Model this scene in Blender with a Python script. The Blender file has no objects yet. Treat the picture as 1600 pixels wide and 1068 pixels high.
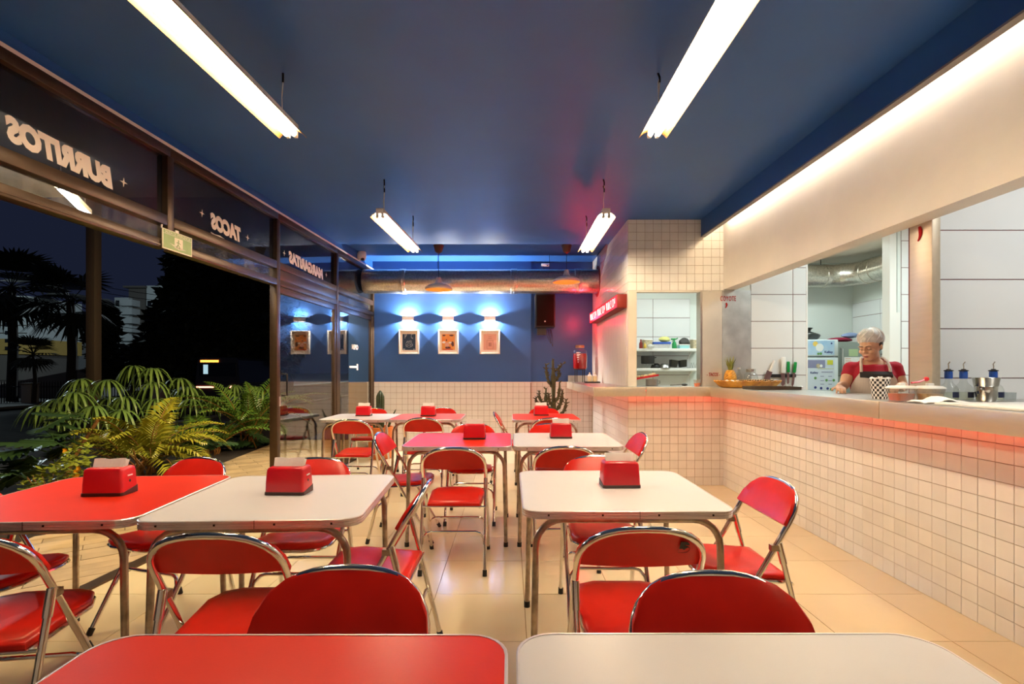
import bpy, bmesh, math, random
from mathutils import Vector, Matrix, Euler

# ---------------------------------------------------------------- camera, world, exposure, area lights
SC = bpy.context.scene
COL = SC.collection
R = math.radians
PI = math.pi
F, CX, CY, EYE = 787.0, 797.0, 578.0, 1.30     # focal length and horizon point measured for a 1600x1068 frame

cam_d = bpy.data.cameras.new('camera')
cam_d.sensor_width = 36.0
cam_d.lens = F / 1600.0 * 36.0
cam_d.shift_x = (800 - CX) / 1600.0
cam_d.shift_y = (CY - 534) / 1600.0
cam_d.clip_start = 0.05
cam_d.clip_end = 400
cam = bpy.data.objects.new('camera', cam_d)
cam.location = (0, 0, EYE)
cam.rotation_euler = (PI / 2, 0, 0)
COL.objects.link(cam)
SC.camera = cam

world = bpy.data.worlds.new('night_sky')
SC.world = world
world.use_nodes = True
bgn = world.node_tree.nodes['Background']
bgn.inputs[0].default_value = (0.0034, 0.0046, 0.0105, 1)
bgn.inputs[1].default_value = 1.0

SC.view_settings.view_transform = 'Standard'
SC.view_settings.look = 'None'
SC.view_settings.gamma = 1.0
SC.view_settings.use_curve_mapping = False
SC.view_settings.exposure = 1.35

TUBE = 50.0            # radiance of the fluorescent tubes
TUBE_COL = (1.0, 0.795, 0.525)
COVE = 18.0
COVE_COL = (1.0, 0.79, 0.50)
LED_RED = 5.0
NEON = 5.0

def area(name, loc, rot, sx, sy, power, col, label=None):
    d = bpy.data.lights.new(name, 'AREA')
    d.shape = 'RECTANGLE'; d.size = sx; d.size_y = sy
    d.energy = power; d.color = col
    o = bpy.data.objects.new(name, d)
    o.location = loc; o.rotation_euler = rot
    COL.objects.link(o)
    return o
def spot(name, loc, rot, power, col, ang, blend=0.6, rad=0.02):
    d = bpy.data.lights.new(name, 'SPOT')
    d.energy = power; d.color = col; d.spot_size = ang; d.spot_blend = blend; d.shadow_soft_size = rad
    o = bpy.data.objects.new(name, d)
    o.location = loc; o.rotation_euler = rot
    COL.objects.link(o)
    return o
def point(name, loc, power, col, rad=0.1):
    d = bpy.data.lights.new(name, 'POINT')
    d.energy = power; d.color = col; d.shadow_soft_size = rad
    o = bpy.data.objects.new(name, d); o.location = loc
    COL.objects.link(o)
    return o
COOL = (0.86, 1.0, 0.97)
area('kitchen_ceiling_lamp', (4.1, 4.45, 2.93), (0, 0, 0), 1.2, 0.3, 20, COOL)
area('kitchen_front_lamp', (3.35, 1.9, 2.93), (0, 0, 0), 0.3, 1.2, 11.5, (0.95, 1.0, 1.0))
area('kitchen_back_lamp', (4.0, 6.8, 2.93), (0, 0, 0), 1.2, 0.3, 12, COOL)
area('kitchen_shelf_lamp', (2.2, 6.75, 2.93), (0, 0, 0), 1.2, 0.2, 11, COOL)
# red light of the neon sign over the bar
area('neon_sign_light', (1.185, 6.72, 2.09), (0, R(90), 0), 0.10, 1.9, 2.2, (1.0, 0.02, 0.05))
point('neon_sign_light', (1.08, 7.62, 2.09), 6.5, (1.0, 0.02, 0.05), 0.04)
# warm fill lights added above the window frame to brighten the plants outside
for _y in (3.4, 5.6, 7.6):
    area('plant_fill_light', (-2.95, _y, 2.78), (0, R(38), 0), 0.12, 0.9, 26, (1.0, 0.74, 0.36))
# street lamps far outside, out of the frame
point('street_lamp_light', (-30, 17, 9), 35, (0.75, 0.9, 1.0), 0.3)
point('street_lamp_light', (-26, 55, 12), 5000, (0.8, 0.92, 1.0), 0.3)
point('street_lamp_light', (-52, 42, 16), 5200, (0.75, 0.95, 1.0), 0.3)

# ---------------------------------------------------------------- helpers
class MB:
    def __init__(s):
        s.v = []; s.f = []; s.sm = []
    def add(s, vs, fs, smooth=False):
        o = len(s.v)
        s.v += [tuple(p) for p in vs]
        s.f += [tuple(i + o for i in f) for f in fs]
        s.sm += [smooth] * len(fs)
        return s
    def box(s, x0, x1, y0, y1, z0, z1):
        vs = [(x0,y0,z0),(x1,y0,z0),(x1,y1,z0),(x0,y1,z0),(x0,y0,z1),(x1,y0,z1),(x1,y1,z1),(x0,y1,z1)]
        fs = [(3,2,1,0),(4,5,6,7),(0,1,5,4),(1,2,6,5),(2,3,7,6),(3,0,4,7)]
        return s.add(vs, fs)
    def cbox(s, x0, x1, y0, y1, z0, z1, b):
        """box with chamfered edges"""
        bm = bmesh.new()
        bmesh.ops.create_cube(bm, size=1)
        for v in bm.verts:
            v.co = Vector(((x0+x1)/2+v.co.x*(x1-x0), (y0+y1)/2+v.co.y*(y1-y0), (z0+z1)/2+v.co.z*(z1-z0)))
        bmesh.ops.bevel(bm, geom=list(bm.edges), offset=b, segments=2, profile=0.5, affect='EDGES')
        s.bm(bm, True)
        return s
    def bm(s, bm, smooth=False):
        bm.verts.index_update()
        s.add([v.co[:] for v in bm.verts], [[v.index for v in f.verts] for f in bm.faces], smooth)
        bm.free()
        return s
    def prism(s, poly, z0, z1):
        n = len(poly)
        vs = [(p[0], p[1], z0) for p in poly] + [(p[0], p[1], z1) for p in poly]
        fs = [tuple(range(n - 1, -1, -1)), tuple(range(n, 2 * n))]
        fs += [(i, (i + 1) % n, n + (i + 1) % n, n + i) for i in range(n)]
        return s.add(vs, fs)
    def rings(s, rings, cap0=True, cap1=True, smooth=True):
        n = len(rings[0]); o = len(s.v)
        vs = [p for r in rings for p in r]
        fs = []
        for k in range(len(rings) - 1):
            for i in range(n):
                j = (i + 1) % n
                fs.append((k*n+i, k*n+j, (k+1)*n+j, (k+1)*n+i))
        s.add(vs, fs, smooth)
        m = len(rings) - 1
        if cap0: s.f.append(tuple(o + i for i in range(n - 1, -1, -1))); s.sm.append(False)
        if cap1: s.f.append(tuple(o + m*n + i for i in range(n))); s.sm.append(False)
        return s
    def tube(s, pts, r, n=10, cap=True, rfun=None):
        pts = [Vector(p) for p in pts]
        T = []
        for i in range(len(pts)):
            a = pts[max(i-1, 0)]; b = pts[min(i+1, len(pts)-1)]
            T.append((b - a).normalized())
        up = Vector((0, 0, 1)) if abs(T[0].z) < 0.9 else Vector((1, 0, 0))
        nn = T[0].cross(up).normalized()
        rings = []
        for i, p in enumerate(pts):
            if i:
                nn = (nn - T[i] * nn.dot(T[i])).normalized()
            bb = T[i].cross(nn)
            rr = rfun(i / (len(pts) - 1)) if rfun else r
            rings.append([tuple(p + (nn * math.cos(2*PI*k/n) + bb * math.sin(2*PI*k/n)) * rr) for k in range(n)])
        return s.rings(rings, cap, cap)
    def lathe(s, prof, c=(0, 0, 0), n=20, cap0=True, cap1=True):
        rings = [[(c[0] + r*math.cos(2*PI*k/n), c[1] + r*math.sin(2*PI*k/n), c[2] + z) for k in range(n)] for r, z in prof]
        return s.rings(rings, cap0, cap1)
    def ell(s, c, rx, ry, rz, nu=16, nv=10):
        rings = []
        for j in range(nv + 1):
            t = PI * (j + 0.001 if j == 0 else (j - 0.001 if j == nv else j)) / nv
            rings.append([(c[0]+rx*math.sin(t)*math.cos(2*PI*i/nu), c[1]+ry*math.sin(t)*math.sin(2*PI*i/nu), c[2]-rz*math.cos(t)) for i in range(nu)])
        return s.rings(rings, True, True)
    def xf(s, M):
        s.v = [tuple(M @ Vector(p)) for p in s.v]
        return s
    def mesh(s, name, mt, ang=40):
        me = bpy.data.meshes.new(name)
        me.from_pydata(s.v, [], s.f)
        me.polygons.foreach_set('use_smooth', s.sm)
        if mt: me.materials.append(mt)
        me.update()
        if any(s.sm):
            me.set_sharp_from_angle(angle=R(ang))
        return me
    def build(s, name, mt, parent=None, ang=40):
        return link(name, s.mesh(name, mt, ang), parent)

def link(name, data, parent=None):
    o = bpy.data.objects.new(name, data)
    COL.objects.link(o)
    if parent: o.parent = parent
    return o
def tag(o, label, cat=None, group=None, kind=None):
    o['label'] = label
    if cat: o['category'] = cat
    if group: o['group'] = group
    if kind: o['kind'] = kind
    return o
def thing(name, label, cat, loc=(0, 0, 0), rz=0.0, group=None):
    o = bpy.data.objects.new(name, None)
    o.empty_display_size = 0.1
    COL.objects.link(o)
    o.location = loc; o.rotation_euler = (0, 0, rz)
    return tag(o, label, cat, group)
def struct(name, label, loc=(0, 0, 0), rz=0.0, mesh=None):
    o = bpy.data.objects.new(name, mesh)
    COL.objects.link(o)
    o.location = loc; o.rotation_euler = (0, 0, rz)
    o['kind'] = 'structure'; o['label'] = label
    return o
def clone(o, parent=None):
    c = o.copy(); COL.objects.link(c)
    if parent: c.parent = parent
    for ch in list(o.children):
        clone(ch, c)
    return c
def clip(poly, a, b, c):
    """keep the part of a convex polygon where a*x+b*y<=c"""
    out = []
    for i in range(len(poly)):
        p, q = poly[i], poly[(i + 1) % len(poly)]
        dp, dq = a*p[0]+b*p[1]-c, a*q[0]+b*q[1]-c
        if dp <= 0: out.append(p)
        if (dp < 0 < dq) or (dq < 0 < dp):
            t = dp / (dp - dq)
            out.append((p[0]+(q[0]-p[0])*t, p[1]+(q[1]-p[1])*t))
    return out
def poly_area(p):
    return abs(sum(p[i][0]*p[(i+1)%len(p)][1]-p[(i+1)%len(p)][0]*p[i][1] for i in range(len(p)))) / 2
def rrect(w, d, r, n=6):
    pts = []
    for cx, cy, a0 in ((w/2-r, d/2-r, 0), (-w/2+r, d/2-r, 90), (-w/2+r, -d/2+r, 180), (w/2-r, -d/2+r, 270)):
        for k in range(n + 1):
            a = R(a0 + 90*k/n)
            pts.append((cx + r*math.cos(a), cy + r*math.sin(a)))
    return pts
def text_mesh(s, size, mt, depth=0.001, shear=0.0, offset=0.0, spacing=1.0, align='CENTER'):
    c = bpy.data.curves.new('lettering', 'FONT')
    c.body = s; c.size = size; c.extrude = depth; c.shear = shear; c.offset = offset
    c.space_character = spacing; c.align_x = align; c.align_y = 'CENTER'; c.resolution_u = 3
    o = bpy.data.objects.new('lettering', c); COL.objects.link(o)
    dg = bpy.context.evaluated_depsgraph_get()
    me = bpy.data.meshes.new_from_object(o.evaluated_get(dg))
    bpy.data.objects.remove(o); bpy.data.curves.remove(c)
    me.materials.clear(); me.materials.append(mt)
    return me
def frame_matrix(loc, xa, ya):
    xa = Vector(xa).normalized(); ya = Vector(ya).normalized(); za = xa.cross(ya)
    return Matrix(((xa.x, ya.x, za.x, loc[0]), (xa.y, ya.y, za.y, loc[1]), (xa.z, ya.z, za.z, loc[2]), (0, 0, 0, 1)))
def text_obj(name, s, size, mt, loc, xa, ya, parent, fit=None, mirror=False, **k):
    me = text_mesh(s, size, mt, **k)
    xs = [v.co.x for v in me.vertices]; ys = [v.co.y for v in me.vertices]
    sx = sy = 1.0
    if fit:
        sx = fit[0] / max(1e-6, max(xs) - min(xs)); sy = fit[1] / max(1e-6, max(ys) - min(ys))
    cx, cy = (max(xs)+min(xs))/2, (max(ys)+min(ys))/2
    me.transform(Matrix.Diagonal((sx, sy, 1, 1)) @ Matrix.Translation((-cx, -cy, 0)))
    me.transform(frame_matrix(loc, xa, ya))
    return link(name, me, parent)
def evaluated(o):
    """apply an object's modifiers without bpy.ops"""
    dg = bpy.context.evaluated_depsgraph_get()
    me = bpy.data.meshes.new_from_object(o.evaluated_get(dg))
    o.modifiers.clear()
    old = o.data; o.data = me
    bpy.data.meshes.remove(old)
    return o

# ---------------------------------------------------------------- materials
MATS = {}
def mat(name, col, rough=0.5, metal=0.0, var=0.0, vscale=8.0, bump=0.0, bscale=40.0, coat=0.0, spec=0.5, emit=None, es=0.0,
        rnd=0.0, col2=None, aniso=None, trans=0.0, alpha=1.0, rvar=0.0, sheen=0.0, subsurf=0.0):
    m = bpy.data.materials.new(name); m.use_nodes = True
    nt = m.node_tree; b = nt.nodes['Principled BSDF']
    b.inputs['Base Color'].default_value = (*col, 1)
    b.inputs['Roughness'].default_value = rough
    b.inputs['Metallic'].default_value = metal
    b.inputs['Specular IOR Level'].default_value = spec
    b.inputs['Coat Weight'].default_value = coat
    b.inputs['Coat Roughness'].default_value = 0.08
    b.inputs['Transmission Weight'].default_value = trans
    b.inputs['Alpha'].default_value = alpha
    if subsurf:
        b.inputs['Subsurface Weight'].default_value = subsurf
        b.inputs['Subsurface Radius'].default_value = (0.02, 0.008, 0.004)
        b.inputs['Subsurface Scale'].default_value = 0.5
    if emit:
        b.inputs['Emission Color'].default_value = (*emit, 1)
        b.inputs['Emission Strength'].default_value = es
    L = nt.links
    tc = nt.nodes.new('ShaderNodeTexCoord')
    src = tc.outputs['Object']
    if aniso:
        mp = nt.nodes.new('ShaderNodeMapping'); mp.inputs['Scale'].default_value = aniso
        L.new(src, mp.inputs[0]); src = mp.outputs[0]
    if var or rnd or rvar:
        nz = nt.nodes.new('ShaderNodeTexNoise'); nz.inputs['Scale'].default_value = vscale
        nz.inputs['Detail'].default_value = 5
        if rnd:
            oi = nt.nodes.new('ShaderNodeObjectInfo')
            ad = nt.nodes.new('ShaderNodeVectorMath'); ad.operation = 'ADD'
            sc = nt.nodes.new('ShaderNodeVectorMath'); sc.operation = 'SCALE'
            cb = nt.nodes.new('ShaderNodeCombineXYZ')
            L.new(oi.outputs['Random'], cb.inputs[0]); L.new(oi.outputs['Random'], cb.inputs[1])
            L.new(cb.outputs[0], sc.inputs[0]); sc.inputs['Scale'].default_value = 37.0
            L.new(src, ad.inputs[0]); L.new(sc.outputs[0], ad.inputs[1])
            L.new(ad.outputs[0], nz.inputs['Vector'])
        else:
            L.new(src, nz.inputs['Vector'])
    if var or rnd:
        mx = nt.nodes.new('ShaderNodeMix'); mx.data_type = 'RGBA'
        c2 = col2 or tuple(max(0, c * (1 - var)) for c in col)
        mx.inputs[6].default_value = (*col, 1); mx.inputs[7].default_value = (*c2, 1)
        rp = nt.nodes.new('ShaderNodeMapRange'); rp.inputs[1].default_value = 0.38; rp.inputs[2].default_value = 0.68
        L.new(nz.outputs[0], rp.inputs[0]); L.new(rp.outputs[0], mx.inputs[0])
        out = mx.outputs[2]
        if rnd:
            hs = nt.nodes.new('ShaderNodeHueSaturation')
            mr = nt.nodes.new('ShaderNodeMapRange'); mr.inputs[3].default_value = 1 - rnd; mr.inputs[4].default_value = 1 + rnd * 0.3
            L.new(oi.outputs['Random'], mr.inputs[0]); L.new(mr.outputs[0], hs.inputs['Value'])
            L.new(out, hs.inputs['Color']); out = hs.outputs[0]
        L.new(out, b.inputs['Base Color'])
    if rvar:
        mr = nt.nodes.new('ShaderNodeMapRange'); mr.inputs[1].default_value = 0.35; mr.inputs[2].default_value = 0.7
        mr.inputs[3].default_value = max(0.02, rough - rvar); mr.inputs[4].default_value = min(1, rough + rvar)
        L.new(nz.outputs[0], mr.inputs[0]); L.new(mr.outputs[0], b.inputs['Roughness'])
    if bump:
        n2 = nt.nodes.new('ShaderNodeTexNoise'); n2.inputs['Scale'].default_value = bscale; n2.inputs['Detail'].default_value = 4
        L.new(src, n2.inputs['Vector'])
        bp = nt.nodes.new('ShaderNodeBump'); bp.inputs['Strength'].default_value = bump; bp.inputs['Distance'].default_value = 0.01
        L.new(n2.outputs[0], bp.inputs['Height']); L.new(bp.outputs[0], b.inputs['Normal'])
    MATS[name] = m
    return m
def glow(name, col, s):
    m = bpy.data.materials.new(name); m.use_nodes = True
    nt = m.node_tree; nt.nodes.remove(nt.nodes['Principled BSDF'])
    e = nt.nodes.new('ShaderNodeEmission'); e.inputs[0].default_value = (*col, 1); e.inputs[1].default_value = s
    nt.links.new(e.outputs[0], nt.nodes['Material Output'].inputs[0])
    return m
def pane_glass(name, tint=(1, 1, 1), dirt=0.0, ior=1.5, dirt_col=(0.5, 0.46, 0.4)):
    m = bpy.data.materials.new(name); m.use_nodes = True
    nt = m.node_tree; L = nt.links
    nt.nodes.remove(nt.nodes['Principled BSDF'])
    out = nt.nodes['Material Output']
    tr = nt.nodes.new('ShaderNodeBsdfTransparent'); tr.inputs[0].default_value = (*tint, 1)
    gl = nt.nodes.new('ShaderNodeBsdfGlossy'); gl.inputs['Roughness'].default_value = 0.01
    fr = nt.nodes.new('ShaderNodeFresnel')
    ge = nt.nodes.new('ShaderNodeNewGeometry'); iv = nt.nodes.new('ShaderNodeMapRange')
    iv.inputs[3].default_value = ior; iv.inputs[4].default_value = 1.0 / ior
    L.new(ge.outputs['Backfacing'], iv.inputs[0]); L.new(iv.outputs[0], fr.inputs[0])
    mx = nt.nodes.new('ShaderNodeMixShader')
    L.new(fr.outputs[0], mx.inputs[0]); L.new(tr.outputs[0], mx.inputs[1]); L.new(gl.outputs[0], mx.inputs[2])
    last = mx.outputs[0]
    if dirt:
        df = nt.nodes.new('ShaderNodeBsdfDiffuse'); df.inputs[0].default_value = (*dirt_col, 1)
        tc = nt.nodes.new('ShaderNodeTexCoord')
        n1 = nt.nodes.new('ShaderNodeTexNoise'); n1.inputs['Scale'].default_value = 3.0; n1.inputs['Detail'].default_value = 8; n1.inputs['Roughness'].default_value = 0.7
        mp = nt.nodes.new('ShaderNodeMapping'); mp.inputs['Scale'].default_value = (1, 9, 1.2)
        n2 = nt.nodes.new('ShaderNodeTexNoise'); n2.inputs['Scale'].default_value = 2.0; n2.inputs['Detail'].default_value = 6
        L.new(tc.outputs['Object'], n1.inputs[0]); L.new(tc.outputs['Object'], mp.inputs[0]); L.new(mp.outputs[0], n2.inputs[0])
        r1 = nt.nodes.new('ShaderNodeMapRange'); r1.inputs[1].default_value = 0.5; r1.inputs[2].default_value = 0.75; r1.inputs[3].default_value = 0.0; r1.inputs[4].default_value = dirt
        r2 = nt.nodes.new('ShaderNodeMapRange'); r2.inputs[1].default_value = 0.45; r2.inputs[2].default_value = 0.8; r2.inputs[3].default_value = 0.03; r2.inputs[4].default_value = dirt * 0.6
        ad = nt.nodes.new('ShaderNodeMath'); ad.operation = 'ADD'
        L.new(n1.outputs[0], r1.inputs[0]); L.new(n2.outputs[0], r2.inputs[0])
        L.new(r1.outputs[0], ad.inputs[0]); L.new(r2.outputs[0], ad.inputs[1])
        m2 = nt.nodes.new('ShaderNodeMixShader')
        L.new(ad.outputs[0], m2.inputs[0]); L.new(last, m2.inputs[1]); L.new(df.outputs[0], m2.inputs[2])
        last = m2.outputs[0]
    L.new(last, out.inputs[0])
    return m
def checker_mat(name, c1, c2, scale):
    m = bpy.data.materials.new(name); m.use_nodes = True
    nt = m.node_tree; b = nt.nodes['Principled BSDF']; b.inputs['Roughness'].default_value = 0.6
    ck = nt.nodes.new('ShaderNodeTexChecker'); ck.inputs['Scale'].default_value = scale
    ck.inputs['Color1'].default_value = (*c1, 1); ck.inputs['Color2'].default_value = (*c2, 1)
    tc = nt.nodes.new('ShaderNodeTexCoord')
    # wrap the check round the cup: angle and height
    sp = nt.nodes.new('ShaderNodeSeparateXYZ'); nt.links.new(tc.outputs['Object'], sp.inputs[0])
    at = nt.nodes.new('ShaderNodeMath'); at.operation = 'ARCTAN2'
    nt.links.new(sp.outputs[0], at.inputs[0]); nt.links.new(sp.outputs[1], at.inputs[1])
    ml = nt.nodes.new('ShaderNodeMath'); ml.operation = 'MULTIPLY'; ml.inputs[1].default_value = 0.06
    nt.links.new(at.outputs[0], ml.inputs[0])
    cb = nt.nodes.new('ShaderNodeCombineXYZ')
    nt.links.new(ml.outputs[0], cb.inputs[0]); nt.links.new(sp.outputs[2], cb.inputs[1])
    nt.links.new(cb.outputs[0], ck.inputs[0]); nt.links.new(ck.outputs[0], b.inputs['Base Color'])
    return m
def stripe_mat(name, c1, c2, scale):
    m = bpy.data.materials.new(name); m.use_nodes = True
    nt = m.node_tree; b = nt.nodes['Principled BSDF']; b.inputs['Roughness'].default_value = 0.85
    tc = nt.nodes.new('ShaderNodeTexCoord')
    wv = nt.nodes.new('ShaderNodeTexWave'); wv.inputs['Scale'].default_value = scale; wv.bands_direction = 'X'
    nt.links.new(tc.outputs['Object'], wv.inputs[0])
    mx = nt.nodes.new('ShaderNodeMix'); mx.data_type = 'RGBA'
    mx.inputs[6].default_value = (*c1, 1); mx.inputs[7].default_value = (*c2, 1)
    nt.links.new(wv.outputs['Fac'], mx.inputs[0]); nt.links.new(mx.outputs[2], b.inputs['Base Color'])
    return m

M_ceil = mat('ceiling_blue_paint', (0.024, 0.118, 0.41), 0.45, var=0.12, vscale=1.5)
M_wallblue = mat('wall_blue_paint', (0.030, 0.100, 0.31), 0.42, var=0.1, vscale=2, bump=0.04, bscale=60)
M_lip = mat('bulkhead_edge_grey', (0.28, 0.27, 0.27), 0.6)
M_cream = mat('cream_plaster', (0.80, 0.74, 0.66), 0.55, var=0.08, vscale=2.2, bump=0.12, bscale=14)
M_panel = mat('cream_wall_panel', (0.70, 0.62, 0.52), 0.42, var=0.12, vscale=3, aniso=(1, 6, 1))
M_grout = mat('brown_tile_grout', (0.27, 0.16, 0.075), 0.9)
M_tile = mat('white_glazed_tile', (0.82, 0.79, 0.74), 0.16, var=0.05, vscale=6, rnd=0.07, coat=0.2)
M_bigtile = mat('large_white_wall_tile', (0.80, 0.80, 0.80), 0.25, var=0.03, vscale=2, rnd=0.03)
M_biggrout = mat('red_brown_tile_joint', (0.22, 0.09, 0.09), 0.9)
M_floor = mat('cream_floor_tile', (0.79, 0.68, 0.44), 0.17, var=0.06, vscale=1.6, rnd=0.05, coat=0.15)
M_floorgr = mat('floor_grout', (0.24, 0.14, 0.05), 0.9)
M_frame = mat('dark_bronze_aluminium', (0.085, 0.050, 0.026), 0.36, metal=0.5, var=0.15, vscale=12)
M_trimw = mat('white_ceiling_trim', (0.90, 0.78, 0.70), 0.5)
M_glass = pane_glass('clear_door_glass', (0.93, 0.95, 0.95), ior=1.85)
M_glassd = pane_glass('dirty_night_tint_glass', (0.20, 0.22, 0.29), dirt=0.06, dirt_col=(0.30, 0.33, 0.40))  # dark tint stands in for the unlit night outside; the dirt is real
M_glassl = pane_glass('dusty_window_glass', (0.9, 0.92, 0.95), dirt=0.22)
M_letter = mat('cream_glass_lettering', (0.85, 0.72, 0.60), 0.6, emit=(0.85, 0.66, 0.5), es=0.0)
M_steel = mat('brushed_stainless_steel', (0.62, 0.60, 0.57), 0.30, metal=1.0, var=0.05, vscale=5, aniso=(1, 1, 8))
M_steelm = mat('cloudy_stainless_sheet', (0.62, 0.64, 0.62), 0.42, metal=0.75, var=0.22, vscale=7)
M_satin = mat('satin_steel_post', (0.74, 0.70, 0.62), 0.42, metal=0.65, var=0.08, vscale=5)
M_fascia = mat('brushed_steel_fascia', (0.66, 0.55, 0.42), 0.42, metal=0.65, var=0.06, vscale=5, aniso=(8, 1, 8))
M_galv = mat('galvanized_duct_steel', (0.74, 0.69, 0.61), 0.30, metal=1.0, var=0.30, vscale=45)
M_chrome = mat('chrome_tube', (0.80, 0.76, 0.70), 0.11, metal=1.0, var=0.15, vscale=10)
M_agedchrome = mat('aged_chrome_leg', (0.50, 0.40, 0.31), 0.28, metal=1.0, var=0.5, vscale=18)
M_band = mat('ridged_chrome_band', (0.84, 0.78, 0.77), 0.34, metal=0.8, var=0.12, vscale=12)
M_redseat = mat('red_enamel_steel', (0.66, 0.017, 0.009), 0.28, var=0.12, vscale=7, coat=0.0, spec=0.22)
M_redtop = mat('red_laminate', (0.78, 0.034, 0.014), 0.34, var=0.05, vscale=4, spec=0.2, bump=0.02, bscale=180)
M_whitetop = mat('white_laminate', (0.76, 0.74, 0.76), 0.34, var=0.03, vscale=3, bump=0.02, bscale=180)
M_redplastic = mat('red_plastic', (0.62, 0.006, 0.016), 0.28, coat=0.2)
M_darkplastic = mat('dark_brown_plastic', (0.045, 0.018, 0.016), 0.4)
M_paper = mat('white_paper', (0.92, 0.90, 0.88), 0.9, var=0.06, vscale=20, bump=0.1, bscale=30)
M_rubber = mat('black_rubber', (0.012, 0.010, 0.008), 0.6)
M_black = mat('black_plastic', (0.012, 0.010, 0.010), 0.42)
M_screw = mat('dark_screw', (0.03, 0.02, 0.02), 0.5, metal=0.6)
M_white = mat('white_enamel', (0.82, 0.80, 0.76), 0.35)
M_reflector = mat('amber_reflector_enamel', (0.26, 0.13, 0.035), 0.45)
M_tube = glow('fluorescent_tube_glow', TUBE_COL, TUBE)
M_cove = glow('cove_led_glow', COVE_COL, COVE)
M_led = glow('red_led_glow', (1.0, 0.055, 0.030), LED_RED)
M_neon = glow('neon_letter_glow', (1.0, 0.13, 0.12), 4.0)
M_neonbox = mat('red_neon_backing', (0.5, 0.004, 0.008), 0.4, emit=(1.0, 0.012, 0.02), es=0.5)
M_matred = mat('dark_red_box', (0.20, 0.012, 0.006), 0.5)
M_wood = mat('light_wood_frame', (0.80, 0.70, 0.58), 0.55, var=0.12, vscale=20)
# ---------------------------------------------------------------- the room shell
WX0, WS = -2.6825, 0.0581            # the glass wall runs X = WX0 + WS * Y
WPHI = -math.atan(WS)
def wall_x(y): return WX0 + WS * y
YB, YC, XR, XS = 8.10, 5.69, 2.41, 1.335   # back wall, service front, counter wall, service side
P = 0.0939                                  # small tile pitch
rng = random.Random(7)

# floor: base slab with grout colour, every tile a piece
floor = struct('floor', 'cream square floor tiles with thin brown joints',
               mesh=MB().prism([(wall_x(-1.5)-.02, -1.5), (5.6, -1.5), (5.6, 8.3), (wall_x(8.3)-.02, 8.3)], -0.12, -0.004).mesh('floor', M_floorgr))
T = 0.51
full = None
def tile_prism(poly, z0, z1, mt, ins=0.0018):
    cx = sum(p[0] for p in poly)/len(poly); cy = sum(p[1] for p in poly)/len(poly)
    q = []
    for p in poly:
        d = math.hypot(p[0]-cx, p[1]-cy); k = max(0, (d - ins*1.4) / d) if d else 1
        q.append(((p[0]-cx)*k, (p[1]-cy)*k))
    return (cx, cy), MB().prism(q, z0, z1)
for i in range(-6, 5):
    for j in range(-4, 12):
        x0 = 0.08 + T*i; y0 = 2.416 + T*j
        if y0 < 0.2: continue
        poly = [(x0, y0), (x0+T, y0), (x0+T, min(y0+T, YB)), (x0, min(y0+T, YB))]
        whole = True
        n = len(poly)
        poly2 = clip(poly, -1, WS, -WX0 - 0.0)        # X >= wall line
        poly2 = clip(poly2, 1, 0, XR)
        if len(poly2) < 3 or poly_area(poly2) < 0.004: continue
        whole = abs(poly_area(poly2) - T*T) < 1e-6
        if y0 > YC - T and x0 + T > XS:
            pass
        (cx, cy), mb = tile_prism(poly2, -0.02, 0.0, M_floor)
        if whole:
            if full is None: full = mb.mesh('floor_tile', M_floor)
            me = full
        else:
            me = mb.mesh('floor_tile', M_floor)
        o = link('floor_tile', me, floor); o.location = (cx, cy, rng.uniform(-0.0006, 0.0004))

# ceiling
ceiling = struct('ceiling', 'deep blue painted ceiling above the dining tables',
    mesh=MB().prism([(wall_x(-1.5)-.1, -1.5), (2.2, -1.5), (2.2, 6.80), (wall_x(6.8)-.1, 6.80)], 3.0, 3.15).mesh('ceiling', M_ceil))
MBc = MB().prism([(wall_x(6.8)-.1, 6.8), (1.5, 6.8), (1.5, 8.3), (wall_x(8.3)-.1, 8.3)], 3.05, 3.15)
link('rear_ceiling_panel', MBc.mesh('rear_ceiling_panel', M_ceil), ceiling)
bulk = struct('ceiling_bulkhead', 'blue bulkhead dropping from the ceiling along the counter',
    mesh=MB().box(2.155, 2.20, -1.5, YC, 2.812, 3.0).mesh('ceiling_bulkhead', M_ceil))
link('bulkhead_lip', MB().box(2.153, 2.2, -1.5, YC, 2.800, 2.812).mesh('bulkhead_lip', M_lip), bulk)
MB().box(2.2, 2.56, -1.5, YC, 3.0, 3.15).build('cove_ceiling', M_cream, bulk)
MB().box(2.352, 2.376, 0.2, 5.55, 2.972, 2.985).build('cove_led_strip', M_cove, bulk)

# beam over the counter
struct('wall_right_upper', 'cream plaster beam above the service counter',
       mesh=MB().box(XR, 2.555, -1.5, YC, 2.21, 3.0).mesh('wall_right_upper', M_cream))

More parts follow.
